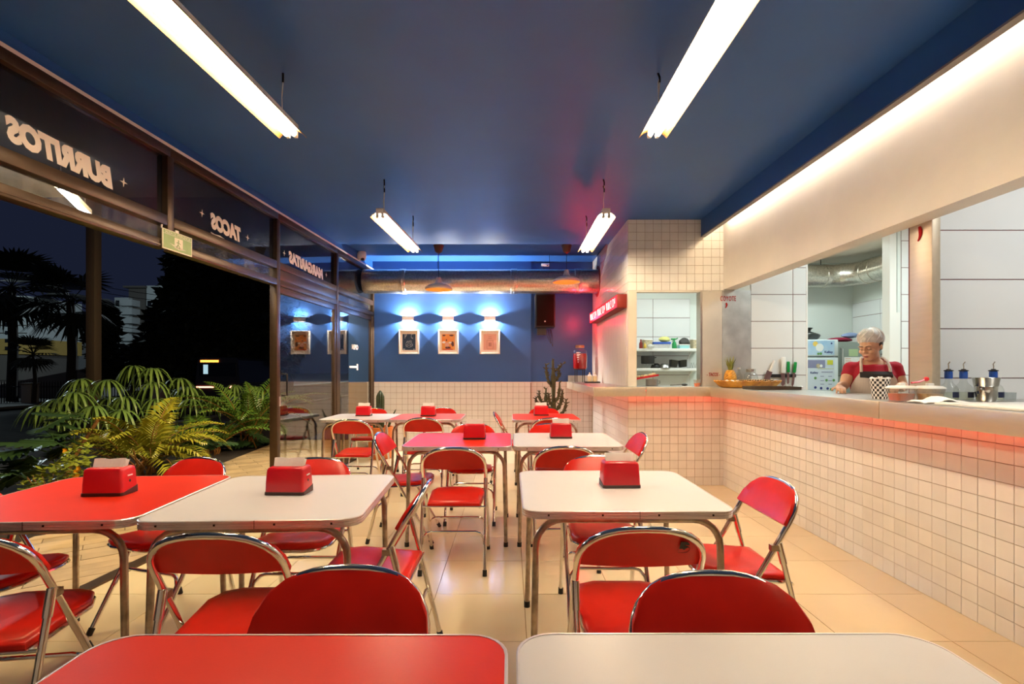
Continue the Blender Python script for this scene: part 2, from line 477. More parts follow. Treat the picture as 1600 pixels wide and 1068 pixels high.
_tm = {}
def tile_mesh(w, h, t, g, ch, mt, name='tile'):
    k = (round(w, 4), round(h, 4), round(t, 4), round(g, 4), mt.name)
    if k not in _tm:
        a, b = w/2 - g/2, h/2 - g/2
        m = MB()
        m.add([(-a,-b,0),(a,-b,0),(a,b,0),(-a,b,0),(-a+ch,-b+ch,t),(a-ch,-b+ch,t),(a-ch,b-ch,t),(-a+ch,b-ch,t)],
              [(0,1,5,4),(1,2,6,5),(2,3,7,6),(3,0,4,7),(4,5,6,7)])
        _tm[k] = m.mesh(name, mt)
    return _tm[k]
def tile_field(parent, o, u, v, W, H, pw, ph, mt, t=0.0045, g=0.0024, ch=0.0010, limit=0, key=None, u0=0.0, v0=0.0, name='tile', seed=1):
    """tiles on the rectangle o + a*u + b*v; the first `limit` by key(world point) are objects, the rest one joined piece"""
    u = Vector(u); v = Vector(v); n = u.cross(v); o = Vector(o)
    r = random.Random(seed)
    cells = []
    nu = int(math.ceil(W/pw)) + 2; nv = int(math.ceil(H/ph)) + 2
    for i in range(-1, nu):
        for j in range(-1, nv):
            a0, a1 = max(0, u0+i*pw), min(W, u0+(i+1)*pw)
            b0, b1 = max(0, v0+j*ph), min(H, v0+(j+1)*ph)
            if a1 - a0 > 0.012 and b1 - b0 > 0.012:
                cells.append((a0, a1, b0, b1))
    def wp(c): return o + u*((c[0]+c[1])/2) + v*((c[2]+c[3])/2)
    if key: cells.sort(key=lambda c: key(wp(c)))
    rest = MB()
    for k, c in enumerate(cells):
        p = wp(c)
        M = Matrix(((u.x, v.x, n.x, p.x), (u.y, v.y, n.y, p.y), (u.z, v.z, n.z, p.z), (0, 0, 0, 1)))
        M = M @ Matrix.Rotation(r.uniform(-.003, .003), 4, 'X') @ Matrix.Rotation(r.uniform(-.003, .003), 4, 'Y')
        if k < limit:
            ob = link(name, tile_mesh(c[1]-c[0], c[3]-c[2], t, g, ch, mt, name), parent)
            ob.matrix_local = M
        else:
            a, b = (c[1]-c[0])/2 - g/2, (c[3]-c[2])/2 - g/2
            vs = [(-a,-b,0),(a,-b,0),(a,b,0),(-a,b,0),(-a+ch,-b+ch,t),(a-ch,-b+ch,t),(a-ch,b-ch,t),(-a+ch,b-ch,t)]
            rest.add([M @ Vector(q) for q in vs], [(0,1,5,4),(1,2,6,5),(2,3,7,6),(3,0,4,7),(4,5,6,7)])
    if rest.v:
        ob = rest.build('small_tiles', mt, parent); ob['kind'] = 'stuff'
def camkey(p): return -(1.0 / max(0.3, p.y)) if -0.1 < p.y else 9

# half wall under the counter
wr = struct('wall_right', 'white tiled half wall below the steel counter', mesh=MB().box(XR, XR+.12, -1.5, YC, 0, 1.075).mesh('wall_right', M_grout))
tile_field(wr, (XR, YC, 0.0), (0, -1, 0), (0, 0, 1), YC-1.9, 1.07, P, P, M_tile, limit=300, key=lambda p: p.y if p.y > 2.15 else 20+p.y, seed=2)

# service block: front and side
wf = struct('wall_service_front', 'white tiled front of the service block beside the counter',
            mesh=MB().box(XS, XR, YC, YC+.1, 2.20, 3.0).box(XS, XR, YC, YC+.1, 0, 1.075).mesh('wall_service_front', M_grout))
tile_field(wf, (XS, YC, 2.20), (1, 0, 0), (0, 0, 1), XR-XS, 0.80, P, P, M_tile, limit=150, key=lambda p: -p.z, seed=3)
tile_field(wf, (XS, YC, 0.0), (1, 0, 0), (0, 0, 1), XR-XS, 1.05, P, P, M_tile, limit=150, key=lambda p: -p.z, seed=4)
MB().box(XS, 1.43, YC-.001, YC+.1, 1.115, 2.20).build('cream_post', M_panel, wf)
MB().box(2.172, 2.395, YC-.001, YC+.1, 1.115, 2.20).build('steel_post', M_satin, wf)
MB().box(2.397, 2.72, YC-.001, YC+.1, 1.0, 2.20).build('steel_panel', M_steelm, wf)
MB().box(2.150, 2.172, YC+.0, YC+.12, 1.115, 2.20).build('steel_jamb', M_steel, wf)
MB().box(1.43, 2.172, YC, YC+.1, 2.185, 2.20).build('window_head', M_cream, wf)
ws = struct('wall_service_side', 'side of the service block with cream panel and tiles behind the bar',
            mesh=MB().box(XS, 1.43, YC+.1, YB+.2, 2.20, 3.05).box(XS, 1.43, YC+.1, YB+.2, 0, 1.075).mesh('wall_service_side', M_grout))
MB().box(XS-.003, 1.43, YC+.1, YB+.2, 1.115, 2.20).build('cream_panel', M_panel, ws)
tile_field(ws, (XS, YB, 2.20), (0, -1, 0), (0, 0, 1), YB-YC, 0.84, P, P, M_tile, seed=5)
tile_field(ws, (XS, YB, 0.0), (0, -1, 0), (0, 0, 1), YB-YC, 1.05, P, P, M_tile, seed=6)

# back wall
wb = struct('wall_back', 'blue back wall above white tiles',
            mesh=MB().box(-2.6, 0.34, YB+.006, YB+.3, 1.10, 3.1).box(0.34, 1.5, YB+.06, YB+.3, 1.10, 3.1).mesh('wall_back', M_wallblue))
MB().box(-2.6, 0.34, YB+.006, YB+.3, 0, 1.10).box(0.34, 1.5, YB+.06, YB+.3, 0, 1.10).build('tile_backing', M_grout, wb)
tile_field(wb, (-2.3, YB+.006, 0), (1, 0, 0), (0, 0, 1), 2.64, 1.10, P, P, M_tile, seed=8)
tile_field(wb, (0.34, YB+.06, 0), (1, 0, 0), (0, 0, 1), 0.995, 1.10, P, P, M_tile, seed=9)
MB().box(-2.3, 0.34, YB-.004, YB+.02, 1.10, 1.112).box(0.34, 1.335, YB+.05, YB+.08, 1.10, 1.112).build('tile_edge_trim', M_trimw, wb)

struct('wall_front', 'plain wall behind the viewer', mesh=MB().box(-3.2, 5.6, -1.65, -1.5, 0, 3.1).mesh('wall_front', M_cream))

# ---------------------------------------------------------------- glass wall on the left
def lroot(name, label):
    return struct(name, label, (WX0, 0, 0), WPHI)
LY = 1.0017
BAYS = [(-0.878 + 1.504*k, -0.878 + 1.504*(k+1)) for k in range(6)]
fascia = lroot('trim_1', 'blue fascia with a pale trim strip above the windows')
fascia.data = None if fascia.data is None else fascia.data
MB().box(-0.10, 0.0, -1.5, 8.2, 2.925, 3.05).build('blue_fascia', M_ceil, fascia)
MB().box(-0.08, 0.022, -1.5, 8.12, 2.902, 2.925).build('pale_strip', M_trimw, fascia)
for k, (a, b) in enumerate(BAYS):
    a *= LY; b *= LY
    names = ['dark framed window behind the viewer', 'dark framed window nearest the viewer', 'dark framed window with burritos lettering',
             'dark framed window with tacos lettering', 'dark framed window with margaritas lettering above the sliding door', 'dark framed window in the far corner']
    w = lroot('window_%d' % (k+1), names[k])
    d0, d1 = -0.055, 0.025
    m = MB().cbox(d0, d1, a, b, 2.836, 2.902, .004); m.build('top_rail', M_frame, w)
    MB().cbox(d0, d1, a+.032, b-.032, 2.334, 2.408, .004).build('transom', M_frame, w)
    MB().cbox(d0, d1, a+.032, b-.032, 2.163, 2.227, .004).build('head_rail', M_frame, w)
    MB().box(d1-.01, d1+.004, a+.032, b-.032, 2.178, 2.184).build('rail_groove', M_frame, w)
    z0 = 2.227 if k == 3 else 0.0
    MB().cbox(d0, d1, a-.032, a+.032, z0 if k != 5 else 0.0, 2.836, .004).build('mullion', M_frame, w)
    if k == 5:
        MB().cbox(d0, d1, b-.09, b+.03, 0.0, 2.836, .004).build('mullion', M_frame, w)
    g = MB().box(-.022, -.016, a+.03, b-.03, 2.405, 2.838).build('sign_pane', M_glassd, w)
    if k in (4,):
        MB().cbox(d0, d1-.005, a+.032, b-.032, 2.227, 2.334, .004).build('filler_panel', M_frame, w)
    else:
        MB().box(-.022, -.016, a+.03, b-.03, 2.225, 2.336).build('transom_pane', M_glassl, w)
    if k < 2:
        MB().box(-.022, -.016, a+.03, b-.03, 0.05, 2.165).build('window_pane', M_glass, w)
# door leaves
def leaf(name, label, a, b, x0, x1, st):
    d = lroot(name, label)
    MB().cbox(x0, x1, a, a+st, 0.02, 2.16, .004).build('stile', M_frame, d)
    MB().cbox(x0, x1, b-st, b, 0.02, 2.16, .004).build('stile', M_frame, d)
    MB().cbox(x0, x1, a+st, b-st, 2.09, 2.16, .004).build('top_rail', M_frame, d)
    MB().cbox(x0, x1, a+st, b-st, 0.02, 0.12, .004).build('bottom_rail', M_frame, d)
    MB().box((x0+x1)/2-.003, (x0+x1)/2+.003, a+st, b-st, 0.12, 2.09).build('glass_pane', M_glass, d)
    return d
door = leaf('door_1', 'sliding glass door in dark frame reflecting the blue wall', 5.135, 6.62, -0.02, 0.018, 0.055)
h = MB().tube([(0.018, 5.22, 1.04), (0.075, 5.22, 1.04), (0.075, 5.22, 1.26), (0.018, 5.22, 1.26)], 0.010, 8)
h.build('door_handle', M_black, door)
MB().cbox(0.014, 0.03, 5.15, 5.185, 0.93, 1.03, .003).build('lock_plate', M_steel, door)
door2 = leaf('door_2', 'narrow fixed glass leaf in the far corner with white stickers', 6.70, 8.06, -0.02, 0.018, 0.055)
# the stickers on the far leaf, put on from the street side
def lw(y): return y
o = text_obj('opening_hours_lettering', 'OPEN', .1, M_letter, (0.006, 7.33, 1.635), (0, -1, 0), (0, 0, 1), door2, fit=(.24, .075), offset=.004, depth=.0006)
o = MB().box(0.004, 0.0055, 7.12, 7.44, 1.332, 1.362).box(0.004, 0.0055, 7.40, 7.45, 1.30, 1.39).build('sticker', M_letter, door2)
thr = lroot('trim_2', 'dark door track along the threshold')
MB().box(-.06, .03, 2.16, 8.1, -.005, 0.012).build('door_track', M_frame, thr)

def star_mb(c, r, xa, ya):
    xa = Vector(xa); ya = Vector(ya); c = Vector(c); n = xa.cross(ya) * 0.0012
    pts = []
    for k in range(8):
        rr = r if k % 2 == 0 else r * 0.25
        a = PI/4*k
        pts.append(c + xa*rr*math.cos(a) + ya*rr*math.sin(a))
    m = MB()
    vs = [p - n for p in pts] + [p + n for p in pts]
    fs = [tuple(range(7, -1, -1)), tuple(range(8, 16))] + [(i, (i+1)%8, 8+(i+1)%8, 8+i) for i in range(8)]
    return m.add(vs, fs)
# window lettering, painted to read from the street: mirrored from in here
def glass_word(win, word, y0, y1, z, hgt, stars, shear=0.25, tilt=0.04):
    xa = Vector((0, -1, tilt)).normalized(); ya = Vector((0, tilt, 1)).normalized()
    o = text_obj('lettering', word, .15, M_letter, (-0.012, (y0+y1)/2, z), xa, ya, win, fit=((y1-y0), hgt), offset=.0105, shear=shear, depth=.0006)
    for sy in stars:
        star_mb((-0.012, sy, z + (0.0 if sy > y1 else 0.03)), .03, xa, ya).build('star', M_letter, win)
wins = {k: bpy.data.objects['window_%d' % k] for k in range(1, 7)}
glass_word(wins[3], 'BURRITOS', 2.54, 3.19, 2.517, .135, [2.46, 3.27])
glass_word(wins[4], 'TACOS', 4.13, 4.55, 2.523, .135, [4.03, 4.66])
MB().tube([(-.012, 4.14, 2.432), (-.012, 4.18, 2.418), (-.012, 4.25, 2.425), (-.012, 4.32, 2.418)], .008, 6, rfun=lambda t: .003+.007*math.sin(PI*t)).build('swash', M_letter, wins[4])
glass_word(wins[5], 'MARGARITAS', 5.42, 6.29, 2.505, .13, [5.33, 6.38])

# ---------------------------------------------------------------- kitchen shell
M_kwall = mat('pale_kitchen_paint', (0.72, 0.76, 0.72), 0.6)
struct('floor_kitchen', 'kitchen floor', mesh=MB().box(2.53, 5.45, -1.5, 8.0, -0.003, 0.0).mesh('floor_kitchen', M_floor))
struct('ceiling_kitchen', 'white kitchen ceiling', mesh=MB().box(2.555, 5.6, -1.6, 8.2, 3.0, 3.1).box(1.43, 2.555, YC+.1, 8.2, 3.0, 3.1).mesh('ceiling_kitchen', M_cream))
# frontal wall left of the doorway
k1 = struct('wall_kitchen_left', 'large white wall tiles left of the kitchen doorway', mesh=MB().box(2.412, 3.352, YC+.008, YC+.1, 0, 3.0).mesh('wall_kitchen_left', M_kwall))
MB().box(2.722, 3.350, YC+.0055, YC+.008, .94, 3.0).build('tile_backing', M_biggrout, k1)
tile_field(k1, (2.72, YC+.006, 0.94), (1, 0, 0), (0, 0, 1), 0.632, 2.06, 0.6, 0.3035, M_bigtile, t=.006, g=.006, u0=-.124, v0=0.0001, limit=40, name='wall_tile', seed=11)
k2 = struct('wall_kitchen_middle', 'large white wall tiles right of the kitchen doorway', mesh=MB().box(4.38, 5.46, YC+.008, YC+.1, 0, 3.0).mesh('wall_kitchen_middle', M_kwall))
MB().box(4.42, 5.45, YC+.0055, YC+.008, .94, 3.0).build('tile_backing', M_biggrout, k2)
tile_field(k2, (4.42, YC+.006, 0.94), (1, 0, 0), (0, 0, 1), 1.03, 2.06, 0.6, 0.3035, M_bigtile, t=.006, g=.006, limit=40, name='wall_tile', seed=12)
MB().box(3.345, 3.362, YC-.003, YC+.11, 0, 3.0).build('door_jamb', M_white, k2)
MB().box(4.285, 4.40, YC-.006, YC+.11, 0, 1.95).box(4.285, 4.36, YC-.006, YC+.11, 1.95, 3.0).build('door_jamb', M_white, k2)
k3 = struct('wall_kitchen_near', 'large white wall tiles behind the bottles', mesh=MB().box(2.61, 5.45, 3.226, 3.30, 0, 3.0).mesh('wall_kitchen_near', M_biggrout))
tile_field(k3, (2.61, 3.226, 0.935), (1, 0, 0), (0, 0, 1), 2.8, 2.06, 2.9, 0.315, M_bigtile, t=.006, g=.005, v0=-.0001, limit=40, name='wall_tile', seed=13)
k4 = struct('wall_kitchen_back', 'back wall of the kitchen with white tiles behind the shelves', mesh=MB().box(1.43, 5.5, 8.006, 8.1, 0, 3.0).mesh('wall_kitchen_back', M_kwall))
MB().box(1.43, 2.856, 8.0, 8.006, 0.9, 2.43).build('tile_backing', M_biggrout, k4)
tile_field(k4, (1.43, 8.0, 0.925), (1, 0, 0), (0, 0, 1), 1.426, 1.505, 0.6, 0.301, M_bigtile, t=.006, g=.006, u0=-.363, limit=40, name='wall_tile', seed=14)
k5 = struct('wall_kitchen_right', 'side wall of the back kitchen with tall tiles', mesh=MB().box(5.45, 5.55, -1.6, 8.1, 0, 3.0).mesh('wall_kitchen_right', M_kwall))
MB().box(5.444, 5.45, YC+.1, 8.0, 0.0, 2.35).build('tile_backing', M_biggrout, k5)
tile_field(k5, (5.444, 8.0, 0.93), (0, -1, 0), (0, 0, 1), 2.2, 1.42, 0.6, 0.301, M_bigtile, t=.006, g=.006, limit=40, name='wall_tile', seed=15)
# steel channel at the end of the near partition
post = struct('trim_3', 'stainless steel corner post beside the bottles', mesh=MB().cbox(2.555, 2.607, 3.05, 3.222, 1.115, 3.0, .003).mesh('trim_3', M_fascia))

# ---------------------------------------------------------------- counter
M_ctop = M_steel
CZ = 1.115
ctr = thing('service_counter', 'stainless steel counter wrapping the service block and tiled half wall', 'counter', (2.3, 4.0, 0))
ctr.location = (0, 0, 0)
MB().prism([(2.2, -1.5), (2.82, -1.5), (2.82, 5.68), (2.2, 5.68)], CZ-.03, CZ).build('worktop', M_ctop, ctr)
MB().prism([(0.926, 5.52), (2.199, 5.52), (2.199, 5.689), (1.330, 5.689), (1.330, 8.09), (0.926, 8.09)], CZ-.03, CZ).build('bar_worktop', M_ctop, ctr)
MB().box(1.432, 2.148, 5.69, 6.05, CZ-.03, CZ).build('hatch_worktop', M_ctop, ctr)
for x0, x1, y0, y1 in ((2.185, 2.2, -1.5, 2.983), (2.185, 2.2, 2.987, 5.505), (0.926, 1.485, 5.505, 5.52), (1.489, 2.2, 5.505, 5.52), (0.911, 0.926, 5.505, 8.09)):
    MB().cbox(x0, x1, y0, y1, CZ-.103, CZ+.001, .003).build('front_fascia', M_fascia, ctr)
MB().box(0.93, 1.33, 8.07, 8.09, CZ, CZ+.10).build('upstand', M_steel, ctr)
for b in ((2.32, 2.335, 1.4, 5.55), ):
    MB().box(*b, 1.066, 1.078).build('red_led_strip', M_led, ctr)
MB().box(1.0, 2.315, 5.61, 5.625, 1.066, 1.078).build('red_led_strip', M_led, ctr)
MB().box(1.10, 1.115, 5.63, 8.0, 1.066, 1.078).build('red_led_strip', M_led, ctr)
# painted lettering on the steel
M_redpaint = mat('red_painted_lettering', (0.42, 0.004, 0.006), 0.6, spec=0.2)
def chili(parent, c, s, flip=1, mt=None, y=YC-.0045, axis='x'):
    pts = []
    for k in range(8):
        t = k/7
        pts.append((c[0] + flip*s*(0.30*math.sin(1.6*t) - 0.45*t*t), y, c[1] + s*(0.5 - t)))
    m = MB().tube(pts, s*.1, 6, rfun=lambda t: s*(.05+.14*math.sin(PI*min(1, t*0.85+.12))*(1-t*.7)))
    if axis == 'y':
        m.v = [(2.5535 - (p[1]-y), 3.14 - p[0], p[2]) for p in m.v]
    return m.build('chili_mark', mt or M_redpaint, parent)
text_obj('lettering', 'COYOTE', .07, M_redpaint, (2.462, YC-.004, 2.108), (1, 0, 0), (0, 0, 1), wf, fit=(.175, .056), offset=.0006, spacing=1.2, depth=.0006)
chili(wf, (2.44, 2.03), .06)
text_obj('lettering', '- TACOS -', .05, M_redpaint, (2.295, YC-.004, 1.252), (1, 0, 0), (0, 0, 1), wf, fit=(.15, .040), offset=.0008, shear=.25, depth=.0006)
chili(post, (0.0, 2.150), .085, axis='y', y=0)
# ---------------------------------------------------------------- tube lights
def make_fixture():
    t = thing('tube_light', '', 'ceiling light')
    L = 0.66
    MB().cbox(-.034, .034, -L, L, 0.0, 0.045, .004).build('housing', M_white, t)
    for s in (-1, 1):
        m = MB()
        prof = [(s*.034, .004), (s*.062, -.012), (s*.082, -.034), (s*.0835, -.032), (s*.064, -.008), (s*.034, .009)]
        a = [(x, -L, z) for x, z in prof]; b = [(x, L, z) for x, z in prof]
        if s < 0: a, b = a[::-1], b[::-1]
        m.rings([a, b], smooth=False).build('reflector', M_reflector, t)
    for x in (-.023, .023):
        tb = MB().tube([(x, -L+.035, -.024), (x, L-.035, -.024)], .013, 12).build('fluorescent_tube', M_tube, t)
        MB().tube([(x, -L+.012, -.024), (x, -L+.037, -.024)], .0145, 10).build('end_cap', M_white, tb)
        MB().tube([(x, L-.037, -.024), (x, L-.012, -.024)], .0145, 10).build('end_cap', M_white, tb)
        for y in (-L+.012, L-.012):
            MB().box(x-.010, x+.010, y-.006, y+.006, -.036, 0.0).build('socket', M_white, t)
    return t
FX = [  # x, y centre, z of the housing underside, yaw, label
    (-1.325, 2.345, 2.715, 0.047, 'white twin tube light hanging over the tables by the windows, nearest pair'),
    (0.850, 2.345, 2.715, 0.0, 'white twin tube light hanging nearest the counter bulkhead, front pair'),
    (-1.095, 5.01, 2.655, 0.050, 'smaller looking twin tube light hanging left of the window side pendant'),
    (0.836, 5.01, 2.655, 0.005, 'twin tube light hanging beside the tiled service block corner'),
]
proto = make_fixture()
for i, (x, y, z, yaw, lab) in enumerate(FX):
    f = proto if i == 0 else clone(proto)
    f.location = (x, y, z); f.rotation_euler = (0, 0, -yaw)
    f['label'] = lab; f['group'] = 'hanging tube lights'
    h = 3.0 - z
    for s in (-1, 1):
        yy = s*(0.53)
        r2 = random.Random(i*3+s)
        pts = [(0, yy, .045), (r2.uniform(-.004,.004), yy, .045+(h-.045)*.4), (r2.uniform(-.006,.006), yy, .045+(h-.045)*.75), (.004, yy, h-.03)]
        wre = MB().tube(pts, .0035, 6).build('hanging_wire', M_white, f)
        MB().tube([(.004, yy, h-.06), (.004, yy, h-.03), (-.002, yy+.012, h)], .006, 6).build('ceiling_hook', M_screw, wre)

# ---------------------------------------------------------------- folding chairs
CW, CR = 0.205, 0.0115
FOOT, TOP = Vector((0.238, 0.0)), Vector((-0.225, 0.80))
CL = (TOP - FOOT).length
CD = (TOP - FOOT) / CL                       # (y, z) direction up the back tube
CN = Vector((CD.y, -CD.x))                   # front normal
def on(x, s, off=0.0):
    p = FOOT + CD*s + CN*off
    return (x, p.x, p.y)
def arch_xy(n=18, w=CW, top=CL, k=0.165, e=2.5):
    pts = []
    for i in range(n + 1):
        a = PI * i / n
        c, s_ = math.cos(a), math.sin(a)
        pts.append((-w*math.copysign(abs(c)**(2/e), c), top - k + k*abs(s_)**(2/e)))
    return pts
def make_chair():
    t = thing('folding_chair', '', 'chair')
    SH = 0.56 / CD.y                          # hinge, measured along the tube
    pts = [on(-CW, SH)] + [on(x, s) for x, s in arch_xy()] + [on(CW, SH)]
    MB().tube(pts, CR, 10).build('back_frame', M_chrome, t)
    hy = (FOOT + CD*SH)
    for s in (-1, 1):
        fl = MB().tube([on(s*CW, 0.012), on(s*CW, SH)], CR, 10).build('leg', M_chrome, t)
        p0 = Vector(on(s*CW, 0.0)); p1 = Vector(on(s*CW, 0.035))
        MB().tube([p0, p1], .0145, 10).build('rubber_foot', M_rubber, fl)
        top = Vector((s*CW, hy.x-.020, hy.y+.025)); bot = Vector((s*CW, -0.252, 0.0))
        d = (bot - top).normalized()
        rl = MB().tube([top, bot - d*.01], CR, 10).build('leg', M_chrome, t)
        MB().tube([bot - d*.038, bot], .0145, 10).build('rubber_foot', M_rubber, rl)
        MB().tube([top - d*.004, top + d*.085], .0145, 10).build('sleeve', M_chrome, rl)
        MB().box(s*CW-.012-.014*0, s*CW+.012, hy.x-.03, hy.x+.015, hy.y-.004, hy.y+.02).build('hinge', M_agedchrome, rl)
    # backrest: enamelled sheet in the arch, on its front side
    out = [(x, s) for x, s in arch_xy(w=CW+.0085, top=CL+.0075, k=.167)]
    lo = CL - .172
    outl = [(-CW-.001, lo), ] + [p for p in out if p[1] > lo+.01] + [(CW+.001, lo)]
    n = len(outl)
    def curve(x): return .010 - .012*(1-(x/CW)**2)
    vs = [on(x, s, curve(x)) for x, s in outl] + [on(x, s, curve(x)+.009) for x, s in outl]
    m = MB()
    # strips across so that the sheet can be bowed
    NX = 12
    cols = []
    def top_at(x):
        best = lo
        for i in range(len(out)-1):
            (xa, sa), (xb, sb) = out[i], out[i+1]
            if min(xa, xb)-1e-9 <= x <= max(xa, xb)+1e-9:
                tt = 0 if xb == xa else (x-xa)/(xb-xa)
                best = max(best, sa+(sb-sa)*tt)
        return best
    xs = [-(CW+.0083)*math.cos(PI*i/NX) for i in range(NX+1)]
    rings = []
    for x in xs:
        hi = max(lo+.02, top_at(x)); c = curve(min(CW, abs(x)))
        rings.append([on(x, lo, c), on(x, lo+.004, c+.012), on(x, hi-.012, c+.012), on(x, hi, c+.006), on(x, hi-.004, c)])
    m.rings(rings, True, True, True)
    m.build('backrest', M_redseat, t, ang=50)
    # seat pan with rolled edge
    def outline(k, wr=.170, wf=.186):
        r = []
        y0, y1 = -.165, .205
        base = [(-wr, y0), (wr, y0), (wf, y1-.09), (wf-.03, y1-.025), (wf-.09, y1), (-wf+.09, y1), (-wf+.03, y1-.025), (-wf, y1-.09)]
        return [(x*k, (y-.02)*k+.02) for x, y in base]
    m = MB()
    rg = []
    for k, z in ((.97, .428), (1.0, .432), (1.0, .444), (.97, .451), (.8, .456), (.4, .452), (.02, .449)):
        rg.append([(x, y, z + .012*(y/.2)) for x, y in outline(k)])
    m.rings(rg, True, True, True)
    st = m.build('seat', M_redseat, t, ang=50)
    o2 = outline(.985)
    loop = [(x, y, .421 + .012*(y/.2)) for x, y in o2[1:]] + [(o2[0][0], o2[0][1], .421 + .012*(o2[0][1]/.2))]
    loop = [loop[-1]] + loop[:-1]
    MB().tube(loop[1:] + [loop[0]], .009, 8).build('seat_rim', M_chrome, st)
    MB().tube([(-CW, -.165, .416), (CW, -.165, .416)], .006, 8).build('pivot_rod', M_chrome, st)
    # stretchers: bent tubes between the legs
    def rear(z): 
        tt = (z) / (hy.y+.025)
        return -0.252 + (hy.x-.020+.252)*tt
    MB().tube([(-CW+.006, rear(.185), .185), (-CW+.012, rear(.225), .225), (-CW+.035, rear(.252), .252), (-CW+.06, rear(.26), .26),
               (CW-.06, rear(.26), .26), (CW-.035, rear(.252), .252), (CW-.012, rear(.225), .225), (CW-.006, rear(.185), .185)], .0085, 8).build('stretcher', M_chrome, t)
    def front(z): return FOOT.x + CD.x/CD.y*z
    MB().tube([(-CW+.006, front(.20), .20), (-CW+.012, front(.24), .24), (-CW+.035, front(.267), .267), (-CW+.06, front(.275), .275),
               (CW-.06, front(.275), .275), (CW-.035, front(.267), .267), (CW-.012, front(.24), .24), (CW-.006, front(.20), .20)], .0085, 8).build('stretcher', M_chrome, t)
    return t
CH = [   # x, y, heading in degrees (0 faces away from the viewer, 90 faces the windows)
 (-0.405, 1.045, 180, 'red folding chair pushed under the nearest red table, its back filling the lower middle'),
 (0.490, 1.010, 180, 'scuffed red folding chair pushed under the nearest white table'),
 (0.425, 1.805, 0, 'red folding chair marked B on its back, seat under the white table nearest the counter'),
 (-0.925, 1.745, 2, 'red folding chair with back to us at the seam of the window side tables'),
 (1.003, 2.285, 90, 'red folding chair with glossy back at the counter side end of the white table'),
 (0.500, 2.685, 180, 'red folding chair facing us behind the white table nearest the counter'),
 (0.365, 3.480, 0, 'red folding chair with back to us at the middle white table'),
 (-0.365, 3.430, 0, 'red folding chair with back to us standing clear at the middle red table'),
 (-0.820, 3.980, -90, 'red folding chair facing the counter at the window end of the middle red table'),
 (-0.585, 2.235, 90, 'red folding chair seen edge on at the inner end of the window side white table'),
 (-1.085, 2.615, 180, 'red folding chair facing us behind the window side white table'),
 (-1.800, 2.635, 163, 'turned red folding chair facing us behind the window side red table'),
 (-1.715, 1.722, 8, 'red folding chair with back to us at the front of the doorway red table'),
 (-2.190, 2.140, -88, 'red folding chair facing the counter at the outer end of the doorway red table'),
 (-0.910, 5.440, 0, 'red folding chair with back to us at the far red table by the glass door'),
 (-1.600, 5.270, -2, 'red folding chair with back to us at the far white table by the glass door'),
 (0.030, 5.980, -90, 'red folding chair seen edge on beside the red table under the speaker'),
 (0.430, 5.420, 0, 'red folding chair with back to us at the red table under the speaker'),
 (0.372, 4.435, 180, 'red folding chair facing us behind the middle white table'),
 (0.830, 3.970, 90, 'red folding chair facing the windows at the counter end of the middle white table'),
 (-0.905, 6.440, 180, 'red folding chair facing us behind the far red table by the glass door'),
 (-1.790, 6.360, 180, 'red folding chair in front of the orange cactus pot behind the far white table'),
 (-0.340, 4.435, 180, 'red folding chair facing us behind the middle red table'),
 (0.445, 6.440, 180, 'red folding chair facing us in front of the tall branching cactus'),
]
chair0 = make_chair()
for i, (x, y, a, lab) in enumerate(CH):
    c = chair0 if i == 0 else clone(chair0)
    c.location = (x, y, 0); c.rotation_euler = (0, 0, R(a))
    c['label'] = lab; c['group'] = 'red folding chairs'
    if i == 2:
        p = on(.135, CL-.075, -.0045)
        xa = Vector((1, 0, 0)); ya = Vector((0, CD.x, CD.y))
        text_obj('pen_mark', 'B', .05, M_screw, p, xa, ya, c, fit=(.034, .050), depth=.0005, offset=-.008)

# ---------------------------------------------------------------- tables
def make_table(top_mat, w, d):
    t = thing('diner_table', '', 'table')
    H = 0.74
    MB().prism(rrect(w-.006, d-.006, .072), H-.022, H).build('tabletop', top_mat, t)
    # ridged metal band
    prof = [(0, -.030), (.004, -.030), (.004, -.022), (.002, -.0205), (.004, -.019), (.004, -.0125), (.002, -.011), (.004, -.0095), (.004, -.001), (.0015, .0012), (-.0025, .0012), (-.0025, -.030)]
    rings = []
    m = MB()
    base = rrect(w, d, .075)
    for k, (o, z) in enumerate(prof):
        rings.append([(x + (o-.004)*x/abs(w/2)*1.0, y + (o-.004)*y/abs(d/2)*1.0, H + z) for x, y in base])
    rings.append(rings[0])
    m.rings(rings, False, False, False)
    band = m.build('edge_band', M_band, t)
    ms = MB()
    for sy in (-1, 1):
        for x in (-w*.38, -w*.13, w*.13, w*.38):
            ms.box(x-.0035, x+.0035, sy*(d/2)-.0015, sy*(d/2)+.0015, H-.018, H-.011)
    ms.build('screws', M_screw, band)
    MB().box(.035, .0365, -d/2-.0012, -d/2+.001, H-.030, H+.001).build('band_joint', M_screw, band)
    lx, ly = w/2-.055, d/2-.050
    for sy in (-1, 1):
        for sx in (-1, 1):
            pts = [(0, sy*ly, H-.045), (sx*(lx-.11), sy*ly, H-.045)]
            for k in range(1, 7):
                a = PI/2*k/6
                pts.append((sx*(lx-.11+.11*math.sin(a)), sy*ly, H-.045-.11+.11*math.cos(a)))
            pts += [(sx*(lx+.006), sy*(ly+.004), .3), (sx*(lx+.012), sy*(ly+.012), .012)]
            lg = MB().tube(pts, .0142, 10).build('leg', M_agedchrome, t)
            MB().tube([(sx*(lx+.012), sy*(ly+.012), 0), (sx*(lx+.012), sy*(ly+.012), .032)], .017, 10).build('rubber_foot', M_rubber, lg)
    for sx in (-1, 1):
        MB().box(sx*(lx-.18)-.012, sx*(lx-.18)+.012, -ly, ly, H-.033, H-.022).build('cross_bar', M_agedchrome, t)
    return t
